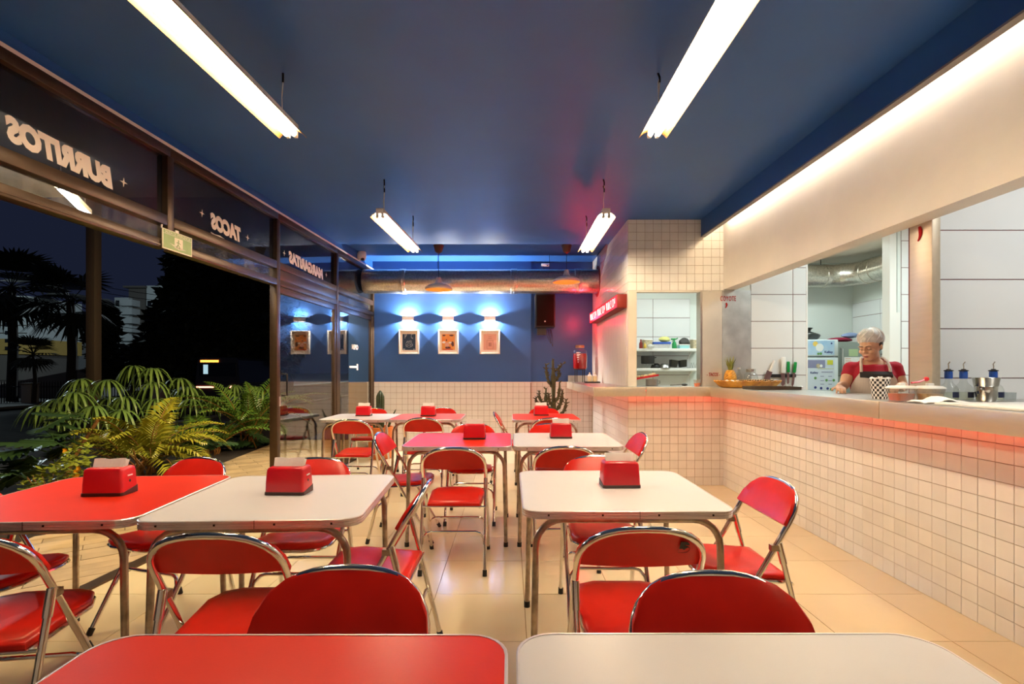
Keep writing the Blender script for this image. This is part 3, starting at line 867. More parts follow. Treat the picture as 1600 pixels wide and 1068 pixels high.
TB = [  # colour, x0, x1, y0, y1, yaw, label
 ('red', -0.850, -0.004, 0.245, 1.070, 0, 'red topped metal edged table nearest us in the lower left corner'),
 ('white', 0.012, 0.880, 0.245, 1.075, 0, 'white topped metal edged table nearest us in the lower right'),
 ('red', -2.270, -1.440, 1.850, 2.670, 3.5, 'red topped metal edged table by the open doorway beside the plants'),
 ('white', -1.428, -0.590, 1.870, 2.690, 3.0, 'white topped metal edged table joined to the window side red table'),
 ('white', 0.050, 0.908, 1.995, 2.810, 0, 'white topped metal edged table standing alone near the counter'),
 ('red', -0.805, 0.012, 3.680, 4.500, 0, 'red topped metal edged table in the middle row'),
 ('white', 0.026, 0.845, 3.680, 4.500, 0, 'white topped metal edged table in the middle row'),
 ('white', -2.180, -1.395, 5.680, 6.480, 0, 'white topped metal edged table beside the sliding glass door'),
 ('red', -1.383, -0.560, 5.680, 6.480, 0, 'red topped metal edged table joined to the far white table'),
 ('red', 0.025, 0.810, 5.660, 6.480, 0, 'red topped metal edged table below the wall speaker'),
]
protos = {}
for i, (c, x0, x1, y0, y1, yaw, lab) in enumerate(TB):
    mt = M_redtop if c == 'red' else M_whitetop
    w, d = x1-x0, y1-y0
    t = make_table(mt, w, d)
    t.location = ((x0+x1)/2, (y0+y1)/2, 0); t.rotation_euler = (0, 0, R(yaw))
    t['label'] = lab; t['group'] = 'metal edged dining tables'

# ---------------------------------------------------------------- napkin dispensers
def make_dispenser():
    t = thing('napkin_dispenser', '', 'napkin dispenser')
    def ring(w, d, z, r=.012):
        return [(x, y, z) for x, y in rrect(w, d, r, 3)]
    m = MB()
    m.rings([ring(.176, .108, .010), ring(.174, .106, .05), ring(.166, .100, .108), ring(.160, .095, .117), ring(.148, .084, .122)], True, True, True)
    body = m.build('body', M_redplastic, t, ang=55)
    # dark skirt, rising to the back
    rg = [[(x*1.0, y*1.0, 0.0) for x, y in rrect(.181, .113, .012, 3)],
          [(x, y, .013 + .014*max(0, (y+.02)/.06)) for x, y in rrect(.180, .112, .012, 3)],
          [(x, y, .015 + .014*max(0, (y+.02)/.06)) for x, y in rrect(.172, .105, .012, 3)]]
    MB().rings(rg, True, True, False).build('skirt', M_darkplastic, t)
    # napkin: folded sheets with a ragged top edge
    r = random.Random(4)
    sheets = MB()
    for k, yy in enumerate((-.014, -.006, .002, .010)):
        n = 9; a = []; b = []
        for i in range(n):
            x = -.066 + .132*i/(n-1)
            a.append((x, yy + .0012*math.sin(i*1.3+k), .116))
            b.append((x*1.04, yy + .016 + .0015*math.sin(i*0.9+k*2), .158 + .0022*math.sin(i*1.1+k) - .002*k))
        vs = a + b + [(p[0], p[1]+.0014, p[2]) for p in a] + [(p[0], p[1]+.0014, p[2]) for p in b]
        fs = []
        for i in range(n-1):
            fs += [(i, i+1, n+i+1, n+i), (2*n+i+1, 2*n+i, 3*n+i, 3*n+i+1), (n+i, n+i+1, 3*n+i+1, 3*n+i), (i+1, i, 2*n+i, 2*n+i+1)]
        fs += [(0, n, 3*n, 2*n), (n-1, 3*n-1, 4*n-1, 2*n-1)]
        sheets.add(vs, fs, False)
    sheets.build('napkin', M_paper, t)
    MB().box(.0845, .0875, -.012, .018, .080, .086).build('white_mark', M_paper, body)
    MB().xf(Matrix.Identity(4)).ell((.0862, .002, .058), .002, .007, .007, 8, 6).build('lock_hole', M_black, body)
    return t
DS = [(-1.815, 2.285, 3.0, 'red napkin dispenser on the red table by the open doorway'),
      (-1.010, 2.305, -2.0, 'red napkin dispenser on the window side white table'),
      (0.530, 2.440, 1.5, 'red napkin dispenser on the lone white table near the counter'),
      (-0.290, 4.120, 0.0, 'red napkin dispenser on the middle red table'),
      (0.420, 4.175, 0.0, 'red napkin dispenser on the middle white table'),
      (-1.790, 6.170, -3.0, 'red napkin dispenser on the far white table by the glass door'),
      (-1.000, 6.170, 0.0, 'red napkin dispenser on the far red table by the glass door'),
      (0.385, 6.250, 2.0, 'red napkin dispenser on the table below the wall speaker')]
disp0 = make_dispenser()
for i, (x, y, a, lab) in enumerate(DS):
    d = disp0 if i == 0 else clone(disp0)
    d.location = (x, y, 0.741); d.rotation_euler = (0, 0, R(a))
    d['label'] = lab; d['group'] = 'red napkin dispensers'

# ---------------------------------------------------------------- duct
duct = thing('ventilation_duct', 'large round galvanized duct crossing below the ceiling at the back wall', 'duct')
DY, DZ, DR = 7.66, 2.648, 0.182
segs = [-2.22, -1.62, 0.06, 1.02, XS]
for i in range(4):
    a, b = segs[i], segs[i+1]
    m = MB()
    def ringx(x, r): return [(x, DY + r*math.cos(2*PI*k/36), DZ + r*math.sin(2*PI*k/36)) for k in range(36)]
    m.rings([ringx(a+.004, DR), ringx(a+(b-a)*.5, DR), ringx(b-.004, DR)], True, True, True).build('duct_section', M_galv, duct)
    if i < 3:
        MB().rings([ringx(b-.05, DR), ringx(b-.045, DR+.006), ringx(b-.006, DR+.006), ringx(b, DR+.009), ringx(b+.006, DR+.006), ringx(b+.045, DR+.006), ringx(b+.05, DR)], False, False, True).build('duct_joint', M_galv, duct)
MB().rings([ringx(XS-.012, DR+.001), ringx(XS-.011, DR+.05), ringx(XS-.002, DR+.05)], False, True, False).build('wall_collar', M_matred, duct)
for x in (-1.1, .6):
    MB().tube([(x, DY, DZ+DR), (x, DY, 3.05)], .004, 6).build('hanging_rod', M_screw, duct)

# ---------------------------------------------------------------- pendants
M_shade = mat('white_enamel_shade', (0.78, 0.66, 0.54), 0.4)
M_canopy = mat('dark_brown_canopy', (0.075, 0.024, 0.014), 0.5)
M_shadein = mat('yellow_shade_inside', (0.80, 0.50, 0.12), 0.5)
M_bulb = glow('pendant_bulb_glow', (1.0, 0.62, 0.22), 5.0)
def make_pendant(drop):
    t = thing('pendant_lamp', '', 'pendant lamp')
    # origin at the ceiling
    MB().lathe([(.072, 0.0), (.074, -.012), (.066, -.03), (.05, -.09), (.04, -.1), (.012, -.118)], n=24).build('canopy', M_canopy, t)
    MB().tube([(0, 0, -.11), (0, 0, -drop+.16)], .0045, 6).build('cord', M_black, t)
    prof_o = [(.018, .175), (.030, .172), (.038, .13), (.052, .095), (.060, .085), (.12, .070), (.165, .048), (.176, .030), (.186, .028), (.190, .006), (.190, 0)]
    sh = MB()
    sh.lathe([(r, z - drop) for r, z in prof_o], n=32, cap0=True, cap1=False)
    s_ = sh.build('shade', M_shade, t)
    MB().lathe([(r - .004, z - drop + .0) for r, z in prof_o[4:-1]] + [(.188, .001 - drop)], n=32, cap0=True, cap1=False).build('shade_inside', M_shadein, s_)
    MB().ell((0, 0, .062 - drop), .05, .05, .022, 16, 10).build('bulb', M_bulb, t)
    return t
for x, y, drop, lab in ((-1.00, 7.05, 0.625, 'white dished pendant lamp hanging over the far tables by the glass door'),
                        (0.790, 7.05, 0.520, 'white dished pendant lamp hanging above the wall speaker side')):
    p = make_pendant(drop); p.location = (x, y, 3.049); p['label'] = lab; p['group'] = 'dished pendant lamps'

# ---------------------------------------------------------------- sconces and pictures
M_scb = mat('white_sconce', (0.82, 0.70, 0.58), 0.5)
SX = [-1.634, -0.993, -0.323]
def make_sconce():
    t = thing('wall_light', '', 'wall light')
    m = MB()
    for z0, z1 in ((-.036, -.030), (.030, .036)):
        pass
    m.box(-.086, .086, -.080, -.074, -.036, .036).box(-.086, .086, -.006, 0, -.036, .036)
    m.box(-.086, -.080, -.074, -.006, -.036, .036).box(.080, .086, -.074, -.006, -.036, .036)
    m.build('housing', M_scb, t)
    MB().box(-.08, .08, -.074, -.006, -.006, .006).build('lamp_plate', M_white, t)
    return t
sc0 = make_sconce()
for i, x in enumerate(SX):
    s_ = sc0 if i == 0 else clone(sc0)
    s_.location = (x, YB+.004, 2.128)
    s_['label'] = ['up and down wall light above the dark blue print', 'up and down wall light above the orange print', 'up and down wall light above the pale pink print'][i]
    s_['group'] = 'wall lights on the blue wall'
    for sgn in (1, -1):
        l = spot('sconce_lamp', (x, YB-.036, 2.128 + sgn*.012), (0 if sgn < 0 else PI, 0, 0), 40.0, (1.0, 0.98, 0.92), R(176), 0.15, 0.010)
M_navy = mat('print_dark_blue', (0.020, 0.045, 0.085), 0.7, var=0.3, vscale=25)
M_orange = mat('print_orange', (0.80, 0.22, 0.035), 0.7, var=0.3, vscale=9, col2=(0.75, 0.38, 0.10))
M_pink = mat('print_pink', (0.72, 0.36, 0.26), 0.7)
M_white2 = mat('print_white', (0.8, 0.78, 0.74), 0.7)
M_mountm = mat('picture_mount_card', (0.80, 0.66, 0.52), 0.8)
M_ink = mat('print_brown_ink', (0.10, 0.03, 0.03), 0.7)
M_inkred = mat('print_red_ink', (0.55, 0.05, 0.02), 0.7)
def make_frame():
    t = thing('framed_print', '', 'picture')
    w, h, b = .162, .1925, .020
    MB().cbox(-w, -w+b, -.034, 0, -h, h, .002).cbox(w-b, w, -.034, 0, -h, h, .002).cbox(-w+b, w-b, -.034, 0, -h, -h+b, .002).cbox(-w+b, w-b, -.034, 0, h-b, h, .002).build('frame', M_wood, t)
    MB().box(-w+b, w-b, -.008, -.002, -h+b, h-b).build('mount', M_mountm, t)
    return t
PX = [-1.624, -0.993, -0.323]
PL = ['white framed dark blue print with letters and a line drawing', 'white framed orange print with dark figures', 'white framed pale pink print with a doorway drawing']
fr0 = make_frame()
fr = [fr0, clone(fr0), clone(fr0)]
for i, f in enumerate(fr):
    f.location = (PX[i], YB+.004, 1.752); f['label'] = PL[i]; f['group'] = 'framed prints on the blue wall'
def flat(parent, name, mt, x0, x1, z0, z1, y=-.0095, t=.001):
    return MB().box(x0, x1, y - t, y + t*.0, z0, z1).build(name, mt, parent)
pr = flat(fr[0], 'print', M_navy, -.105, .105, -.128, .128)
text_obj('print_lettering', 'P', .05, M_white2, (-.052, -.0110, .095), (1, 0, 0), (0, 0, 1), pr, fit=(.028, .075), depth=.0003, offset=-.001)
text_obj('print_lettering', 'C', .05, M_white2, (.048, -.0110, .095), (1, 0, 0), (0, 0, 1), pr, fit=(.030, .075), depth=.0003, offset=-.001)
m = MB()
rp = random.Random(3)
def circ_line(cx, cz, r, w=.0018, n=18, y=-.0112):
    for k in range(n):
        a, b = 2*PI*k/n, 2*PI*(k+1)/n
        m.tube([(cx+r*math.cos(a), y, cz+r*math.sin(a)), (cx+r*math.cos(b), y, cz+r*math.sin(b))], w*.6, 4)
for cx, cz, r in ((0, -.035, .05), (0, -.035, .02), (-.035, -.06, .016), (.04, -.05, .02), (-.02, .0, .014), (.025, .01, .016)):
    circ_line(cx, cz, r)
m.box(-.095, -.065, -.0114, -.0108, -.118, -.110).box(.07, .092, -.0114, -.0108, -.118, -.112)
m.build('print_line_drawing', M_white2, pr)
pr = flat(fr[1], 'print', M_orange, -.105, .105, -.128, .128)
def blob(cx, cz, rx, rz, mt, name, n=9, y=-.0108, seed=1):
    r = random.Random(seed)
    pts = [(cx + rx*r.uniform(.75, 1.1)*math.cos(2*PI*k/n), cz + rz*r.uniform(.75, 1.1)*math.sin(2*PI*k/n)) for k in range(n)]
    mm = MB()
    vs = [(x, y, z) for x, z in pts] + [(x, y-.0006, z) for x, z in pts]
    mm.add(vs, [tuple(range(n)), tuple(range(2*n-1, n-1, -1))] + [(i, n+i, n+(i+1)%n, (i+1)%n) for i in range(n)])
    return mm.build(name, mt, pr)
blob(-.02, -.045, .035, .045, M_pink, 'printed_figure', seed=2)
blob(-.028, .03, .012, .018, M_ink, 'printed_head', seed=3)
blob(.07, -.03, .025, .045, M_ink, 'printed_figure', seed=4)
blob(-.07, -.005, .03, .018, M_white2, 'printed_shape', seed=5)
blob(.03, -.01, .03, .014, M_white2, 'printed_shape', seed=6)
blob(-.01, -.09, .055, .02, M_ink, 'printed_shape', seed=7)
blob(.0, -.118, .10, .010, M_inkred, 'printed_shape', seed=8)
blob(-.07, .105, .03, .015, M_ink, 'printed_shape', seed=9)
blob(.05, .105, .04, .015, M_ink, 'printed_shape', seed=10)
pr = flat(fr[2], 'print', M_pink, -.105, .105, -.128, .128)
m = MB()
for b in ((-.05, -.046, -.11, .03), (.046, .05, -.11, .03), (-.05, .05, .026, .03), (-.02, -.004, -.07, -.01), (.006, .02, -.07, -.01), (-.03, .03, .055, .060), (-.025, .025, .082, .086), (-.05, .05, -.112, -.109)):
    m.box(b[0], b[1], -.0112, -.0106, b[2], b[3])
m.build('printed_doorway', mat('print_faint_ink', (0.34, 0.12, 0.09), 0.7), pr)

# ---------------------------------------------------------------- neon sign
neon = thing('neon_sign', 'red neon sign reading TACO three times on the cream side panel', 'sign', (XS-.003, 6.72, 2.09))
MB().cbox(-.112, 0, -.98, .98, -.078, .078, .004).build('sign_box', M_matred, neon)
MB().box(-.1145, -.110, -.97, .97, -.070, .070).build('backing', M_neonbox, neon)
for k, yy in enumerate((.63, 0.0, -.63)):
    o = text_obj('neon_word', 'TACO!', .12, M_neon, (-.121, yy, 0), (0, -1, 0), (0, 0, 1), neon, fit=(.52, .10), offset=-.0065, depth=.003, spacing=1.12)

# ---------------------------------------------------------------- speaker, camera, sensor
spk = thing('wall_speaker', 'black loudspeaker mounted high on the shaded part of the back wall', 'speaker', (0.545, YB-.16, 2.225))
sm = MB(); sm.cbox(-.155, .155, -.14, .12, -.26, .26, .015).build('cabinet', M_black, spk)
MB().cbox(-.135, .135, -.150, -.138, -.24, .24, .006).build('grille', mat('brown_speaker_grille', (0.012, 0.005, 0.004), 0.7, spec=0.08, bump=0.3, bscale=220), spk)
MB().ell((-.005, -.151, -.17), .012, .003, .012, 10, 6).build('badge', M_white, spk)
MB().box(-.04, .04, .10, .222, -.03, .03).box(-.12, .02, -.05, .04, -.37, -.26).build('bracket', M_black, spk)
cab = []
for k, (dx, dz) in enumerate(((.0, .0), (.03, -.05))):
    MB().tube([(.02+dx, .02, -.27), (.05+dx, .05, -.40), (.10+dx*1.2, .08, -.50+dz), (.12+dx*.6, .15, -.38), (.10+dx*.4, .19, -.27)], .004, 6).build('cable', M_black, spk)
MB().tube([(-.0, .15, .26), (-.0, .19, .75)], .005, 6).build('cable', M_black, spk)
sen = thing('motion_sensor', 'small white wall sensor above the duct near the speaker', 'sensor', (0.57, YB+.062, 3.0))
MB().cbox(-.066, .066, -.05, 0, -.022, .022, .008).build('body', M_white, sen)
MB().ell((.03, -.05, -.015), .012, .008, .008, 10, 6).build('lens', M_black, sen)
camr = thing('security_camera', 'white dome security camera on the window fascia in the far corner', 'camera', (wall_x(7.45)+.062, 7.45, 2.985))
MB().cbox(-.06, -.02, -.045, .045, -.045, .045, .006).build('mount', M_white, camr)
MB().lathe([(.02, .07), (.055, .068), (.060, .04), (.060, -.02), (.045, -.055), (.0, -.07)], (0, 0, 0), n=20).build('body', M_white, camr)
MB().ell((.012, -.028, -.048), .03, .026, .026, 12, 8).build('lens', M_black, camr)

# exit sign on the head rail
M_signg = mat('pale_green_sign', (0.30, 0.42, 0.14), 0.5, var=0.1, vscale=30)
M_signw = mat('cream_sign_white', (0.80, 0.72, 0.52), 0.5)
ex = thing('exit_sign', 'pale green emergency exit sign fixed to the window head rail', 'sign', (WX0, 0, 0), WPHI)
bd = MB().box(0.031, 0.037, 3.545, 3.845, 2.160, 2.302).build('board', M_signw, ex)
MB().box(0.0371, 0.0378, 3.553, 3.837, 2.168, 2.268).build('green_field', M_signg, ex)
text_obj('lettering', 'SALIDA DE EMERGENCIA', .03, M_signw, (0.0383, 3.695, 2.284), (0, 1, 0), (0, 0, 1), ex, fit=(.26, .020), depth=.0003)
MB().box(0.0371, 0.0376, 3.553, 3.837, 2.271, 2.297).build('green_header', M_signg, ex)
dm = MB().box(0.0379, 0.0384, 3.66, 3.745, 2.186, 2.262).add([(0.0379, 3.61, 2.21), (0.0379, 3.70, 2.18), (0.0379, 3.78, 2.19), (0.0379, 3.70, 2.20), (0.0384, 3.61, 2.21), (0.0384, 3.70, 2.18), (0.0384, 3.78, 2.19), (0.0384, 3.70, 2.20)], [(0, 1, 2, 3), (7, 6, 5, 4), (0, 4, 5, 1), (1, 5, 6, 2), (2, 6, 7, 3), (3, 7, 4, 0)])
dm.build('doorway_pictogram', M_signw, ex)
MB().ell((0.0388, 3.70, 2.245), .0008, .007, .007, 8, 6).tube([(0.0388, 3.70, 2.238), (0.0388, 3.695, 2.215), (0.0388, 3.68, 2.195)], .003, 5).tube([(0.0388, 3.695, 2.215), (0.0388, 3.712, 2.20), (0.0388, 3.71, 2.188)], .003, 5).tube([(0.0388, 3.68, 2.228), (0.0388, 3.70, 2.234), (0.0388, 3.718, 2.222)], .0028, 5).build('running_pictogram', M_signg, ex)
MB().box(0.025, 0.034, 3.68, 3.71, 2.30, 2.32).build('clip', M_trimw, ex)
MB().box(0.020, 0.030, 3.549, 3.553, 2.302, 2.325).build('clip', M_trimw, ex)

# ---------------------------------------------------------------- cacti
M_cact = mat('dark_green_cactus', (0.035, 0.055, 0.016), 0.5, var=0.3, vscale=15)
M_cact2 = mat('brown_green_cactus', (0.065, 0.060, 0.016), 0.55, var=0.4, vscale=10)
M_terra = mat('orange_plant_pot', (0.62, 0.16, 0.02), 0.45, var=0.1, vscale=5)
M_soil = mat('dark_soil', (0.02, 0.012, 0.008), 0.95, bump=0.4, bscale=60)
def ribbed(m, pts, rad, ribs=9, n=36):
    rings = []
    for k, (x, y, z) in enumerate(pts):
        r = rad(k/(len(pts)-1))
        rings.append([(x + r*(1+.13*math.cos(ribs*2*PI*i/n))*math.cos(2*PI*i/n), y + r*(1+.13*math.cos(ribs*2*PI*i/n))*math.sin(2*PI*i/n), z) for i in range(n)])
    m.rings(rings, True, True, True)
pc = thing('potted_cactus', 'dark column cactus in an orange pot by the glass door', 'plant', (-1.92, 7.45, 0))
MB().lathe([(.155, 0), (.165, .01), (.185, .44), (.19, .465), (.175, .468), (.17, .42)], n=32).build('pot', M_terra, pc)
MB().lathe([(.165, .40), (.0, .415)], n=24, cap0=False, cap1=False).build('soil', M_soil, pc)
m = MB(); ribbed(m, [(0, 0, .38 + .62*k/14) for k in range(15)], lambda t: .055*math.sin(min(1, (1.02-t)*5)*PI/2)*(0.9+.1*t)); m.build('stem', M_cact, pc)
m = MB()
for (bx, bz, tx, tz) in ((.10, .40, .23, .72), (-.05, .40, -.10, .52)):
    m.tube([(bx, 0, bz), ((bx+tx)/2-.01, -.01, (bz+tz)/2), (tx, 0, tz)], .02, 8, rfun=lambda t: .004+.02*math.sin(PI*min(1, t*.9+.08)))
m.build('leaf', M_cact, pc)
tc = thing('branching_cactus', 'tall dark branching cactus in a pot by the back wall', 'plant', (0.63, 7.42, 0))
MB().lathe([(.15, 0), (.16, .01), (.18, .36), (.185, .38), (.17, .382), (.165, .34)], n=32).build('pot', M_terra, tc)
MB().lathe([(.16, .33), (.0, .34)], n=24, cap0=False, cap1=False).build('soil', M_soil, tc)
def cbranch(p0, p1, p2, r):
    m = MB()
    pts = []
    for k in range(9):
        t = k/8
        pts.append((p0[0]*(1-t)**2+2*p1[0]*t*(1-t)+p2[0]*t*t, p0[1]*(1-t)**2+2*p1[1]*t*(1-t)+p2[1]*t*t, p0[2]*(1-t)**2+2*p1[2]*t*(1-t)+p2[2]*t*t))
    m.tube(pts, r, 5, rfun=lambda t: 1.35*r*(0.75+.25*math.sin(20*t))*(1 if t < .85 else 1-.6*(t-.85)/.15))
    rr = random.Random(int(p2[2]*1000))
    for k in range(2, 9):          # spiny leaf tufts along the ribs
        for q in range(3):
            a = rr.uniform(0, 2*PI); p = pts[k]
            e = Vector((math.cos(a), math.sin(a), rr.uniform(.2, .9))).normalized()*rr.uniform(.035, .065)
            m.tube([p, tuple(Vector(p)+e*.6), tuple(Vector(p)+e)], .006, 4, rfun=lambda t: .012*(1-t*.7))
    m.build('stem', M_cact2, tc)
B = [((0, 0, .34), (.02, 0, .9), (0, 0, 1.44), .034), ((.0, 0, .62), (-.13, -.02, .72), (-.10, -.02, 1.02), .026), ((.0, 0, .72), (-.22, .02, .80), (-.20, .02, .98), .022),
     ((.0, 0, .68), (.14, .0, .74), (.14, 0, 1.0), .026), ((.02, 0, .60), (.20, -.04, .66), (.19, -.04, .86), .022), ((.0, 0, 1.12), (.10, 0, 1.16), (.09, 0, 1.32), .02),
     ((0, 0, 1.05), (-.09, .02, 1.10), (-.10, .02, 1.38), .022), ((-.06, 0, .72), (-.26, -.05, .78), (-.25, -.05, .90), .02), ((.0, 0, 1.25), (.05, .03, 1.3), (.16, .03, 1.40), .012),
     ((0, 0, .8), (.10, -.08, .86), (.09, -.09, 1.12), .022), ((0, 0, .78), (-.07, -.08, .8), (-.07, -.09, .95), .02)]
for b in B: cbranch(*b)

# ---------------------------------------------------------------- bar end
M_jarglass = mat('clear_jar_glass', (0.95, 0.95, 0.95), 0.03, trans=1.0)
M_redliq = mat('red_drink', (0.35, 0.006, 0.004), 0.1, coat=0.5)
M_copper = mat('copper_lid', (0.7, 0.35, 0.2), 0.3, metal=1.0)
jar = thing('drink_dispenser', 'glass drink dispenser of red drink on a black wire stand', 'drink dispenser', (1.08, 7.80, CZ+.001))
MB().lathe([(.09, .20), (.105, .215), (.108, .40), (.10, .44)], n=24).build('red_drink', M_redliq, jar)
MB().lathe([(.088, .195), (.108, .212), (.112, .44), (.10, .49), (.066, .515), (.064, .535)], n=24, cap0=True, cap1=False).build('glass_jar', M_glass, jar)
MB().lathe([(.07, .53), (.07, .565), (.06, .57)], n=24).build('lid', M_copper, jar)
for a in range(4):
    MB().tube([(.085*math.cos(a*PI/2+.4), .085*math.sin(a*PI/2+.4), 0), (.085*math.cos(a*PI/2+.4), .085*math.sin(a*PI/2+.4), .195)], .006, 6).build('leg', M_black, jar)
MB().lathe([(.10, .187), (.10, .197)], n=24).build('stand_ring', M_black, jar)
for k in range(5):
    m = MB().box(-.07+.006*k, -.02-.004*k, -.1135, -.1125, .44-.035*k, .46-.035*k)
    m.build('label_stroke', M_white2, jar)
tray = thing('sauce_tray', 'small dark tray on the bar end holding two cream bottles', 'tray', (1.19, 7.30, CZ+.001))
MB().cbox(-.11, .11, -.06, .06, 0.0, .012, .003).cbox(-.11, .11, -.06, -.054, .012, .02, .002).cbox(-.11, .11, .054, .06, .012, .02, .002).build('tray', M_black, tray)
M_candle = mat('cream_bottle', (0.85, 0.70, 0.42), 0.4)
def sbottle():
    t = thing('sauce_bottle', '', 'bottle')
    MB().lathe([(.028, 0), (.032, .004), (.032, .085), (.022, .105), (.012, .112), (.008, .135), (.004, .14)], n=16).build('body', M_candle, t)
    MB().lathe([(.0325, .085), (.024, .106), (.013, .113)], n=16).build('cap', M_paper, t)
    return t
s0 = sbottle(); s1 = clone(s0)
for s_, x, lab in ((s0, 1.153, 'cream squeeze bottle on the dark bar tray, the one away from the panel'), (s1, 1.228, 'cream squeeze bottle on the dark bar tray, the one next to the panel')):
    s_.location = (x, 7.30, CZ+.0135); s_['label'] = lab; s_['group'] = 'cream squeeze bottles'
# ---------------------------------------------------------------- things on the counter
M_basket = mat('yellow_woven_basket', (0.72, 0.33, 0.035), 0.5, var=0.45, vscale=14, col2=(0.42, 0.13, 0.01), bump=0.3, bscale=50)
M_card = mat('tan_card_plate', (0.75, 0.52, 0.26), 0.7)
M_pine = mat('golden_pineapple_skin', (0.72, 0.33, 0.02), 0.5, var=0.4, vscale=30, col2=(0.40, 0.15, 0.01))
M_pleaf = mat('yellow_green_leaf', (0.30, 0.30, 0.05), 0.5, var=0.3, vscale=20)
M_egg = mat('white_shell', (0.85, 0.80, 0.74), 0.4)
M_knife = mat('steel_blade', (0.55, 0.52, 0.50), 0.25, metal=1.0, var=0.2, vscale=20)
M_green = mat('green_handle', (0.0, 0.26, 0.045), 0.35)
M_orange2 = mat('orange_sauce', (0.72, 0.13, 0.01), 0.3)
M_trans = pane_glass('frosted_plastic', (0.92, 0.90, 0.88), dirt=0.30, ior=1.35, dirt_col=(0.8, 0.76, 0.72))
M_bottle = pane_glass('bottle_glass', (0.96, 0.97, 0.95), ior=1.6)
M_blue = mat('blue_neck_wrap', (0.010, 0.075, 0.40), 0.3, coat=0.3)
M_spirit = pane_glass('pale_spirit', (0.93, 0.94, 0.86), ior=1.3)
C_ = CZ + .0008
bk = thing('woven_basket', 'long yellow woven basket on the counter corner', 'basket', (2.52, 5.345, C_))
def oval(a, b, z, n=40, wob=0): return [(a*math.cos(2*PI*i/n)*(1+wob*math.sin(i*1.7)), b*math.sin(2*PI*i/n)*(1+wob*math.sin(i*2.3)), z + wob*.3*math.sin(i*1.1)) for i in range(n)]
m = MB(); m.rings([oval(.27, .10, 0), oval(.30, .115, .012), oval(.335, .135, .05, wob=.01), oval(.35, .142, .07, wob=.02), oval(.34, .137, .07, wob=.02), oval(.30, .115, .03), oval(.27, .1, .016)], True, True, True); m.build('basket', M_basket, bk)
m = MB()
for k in range(26):
    a = 2*PI*k/26
    m.tube([(.345*math.cos(a), .139*math.sin(a), .062), (.352*math.cos(a+.12), .143*math.sin(a+.12), .074), (.345*math.cos(a+.24), .139*math.sin(a+.24), .062)], .006, 5)
o = m.build('rim_braid', M_basket, bk); o['kind'] = 'stuff'
pl = thing('serving_plate', 'card plate with striped rim in the yellow basket', 'plate', (2.60, 5.345, C_+.030))
MB().rings([oval(.15, .075, 0), oval(.19, .092, .052), oval(.186, .090, .054), oval(.15, .073, .006)], True, True, True).build('plate', M_card, pl)
m = MB()
for k in range(44):
    a = 2*PI*k/44
    m.add([(.1905*math.cos(a), .0925*math.sin(a), .040), (.1905*math.cos(a+.07), .0925*math.sin(a+.07), .040), (.1925*math.cos(a+.13), .0935*math.sin(a+.13), .054), (.1925*math.cos(a+.06), .0935*math.sin(a+.06), .054)], [(0, 1, 2, 3)])
o = m.build('rim_stripes', M_black, pl)
for i, (x, lab) in enumerate(((2.300, 'white ball in the yellow basket, farthest from the plate'), (2.352, 'white ball in the yellow basket, middle of the three'), (2.405, 'white ball in the yellow basket, touching the plate side'))):
    e = MB().ell((0, 0, 0), .026, .026, .025, 14, 10).build('white_egg', M_egg); e.location = (x, 5.345 - .01*i, C_+.056)
    tag(e, lab, 'egg', 'white balls in the basket')
pa = thing('pineapple', 'ripe pineapple with tall crown standing against the steel panel', 'pineapple', (2.44, 5.585, C_))
m = MB()
rg = []
for k in range(15):
    t = k/14; r = .064*math.sin(PI*(.13+.76*t))**.6
    rg.append([((r+.004*((i+k) % 2))*math.cos(2*PI*(i+.5*(k % 2))/18), (r+.004*((i+k) % 2))*math.sin(2*PI*(i+.5*(k % 2))/18), .0+.185*t) for i in range(18)])
m.rings(rg, True, True, False); m.build('fruit', M_pine, pa)
rr = random.Random(12)
m = MB()
for k in range(34):
    a = rr.uniform(0, 2*PI); L = rr.uniform(.08, .185); sp = rr.uniform(.015, .07)
    d = Vector((math.cos(a), math.sin(a), 0)); s_ = Vector((-math.sin(a), math.cos(a), 0))
    b = Vector((0, 0, .17)) + d*.012
    p1 = b + d*sp*.35 + Vector((0, 0, L*.55)); p2 = b + d*sp + Vector((0, 0, L))
    w = .010
    m.add([b-s_*w, b+s_*w, p1+s_*w*.8, p1-s_*w*.8, p2, b+d*.004, p1+d*.004], [(0, 5, 6, 3), (5, 1, 2, 6), (3, 6, 4), (6, 2, 4), (3, 2, 1, 0), (4, 2, 3)])
o = m.build('crown', M_pleaf, pa)
gj = thing('glass_jar', 'round glass jar with metal lid beside the pineapple', 'jar', (2.675, 5.595, C_))
MB().lathe([(.045, 0), (.068, .02), (.074, .09), (.064, .14), (.045, .16), (.045, .175)], n=24, cap1=False).build('glass', M_glass, gj)
MB().lathe([(.05, .165), (.05, .195), (.045, .2)], n=24).build('lid', M_steel, gj)
MB().lathe([(.043, .006), (.062, .022), (.066, .05)], n=20).build('contents', M_card, gj)
gc = thing('glass_bottle', 'small clear bottle between the pineapple and the round jar', 'bottle', (2.545, 5.60, C_))
MB().lathe([(.03, 0), (.034, .01), (.034, .12), (.014, .16), (.014, .20)], n=18, cap1=False).build('glass', M_glass, gc)
MB().lathe([(.016, .195), (.016, .215)], n=14).build('stopper', M_white, gc)
kr = thing('knife_rack', 'black magnetic knife strip on the white wall tiles', 'knife rack', (3.05, YC+.0, 1.238))
MB().cbox(-.172, .172, -.018, -.0005, -.018, .018, .003).build('strip', M_black, kr)
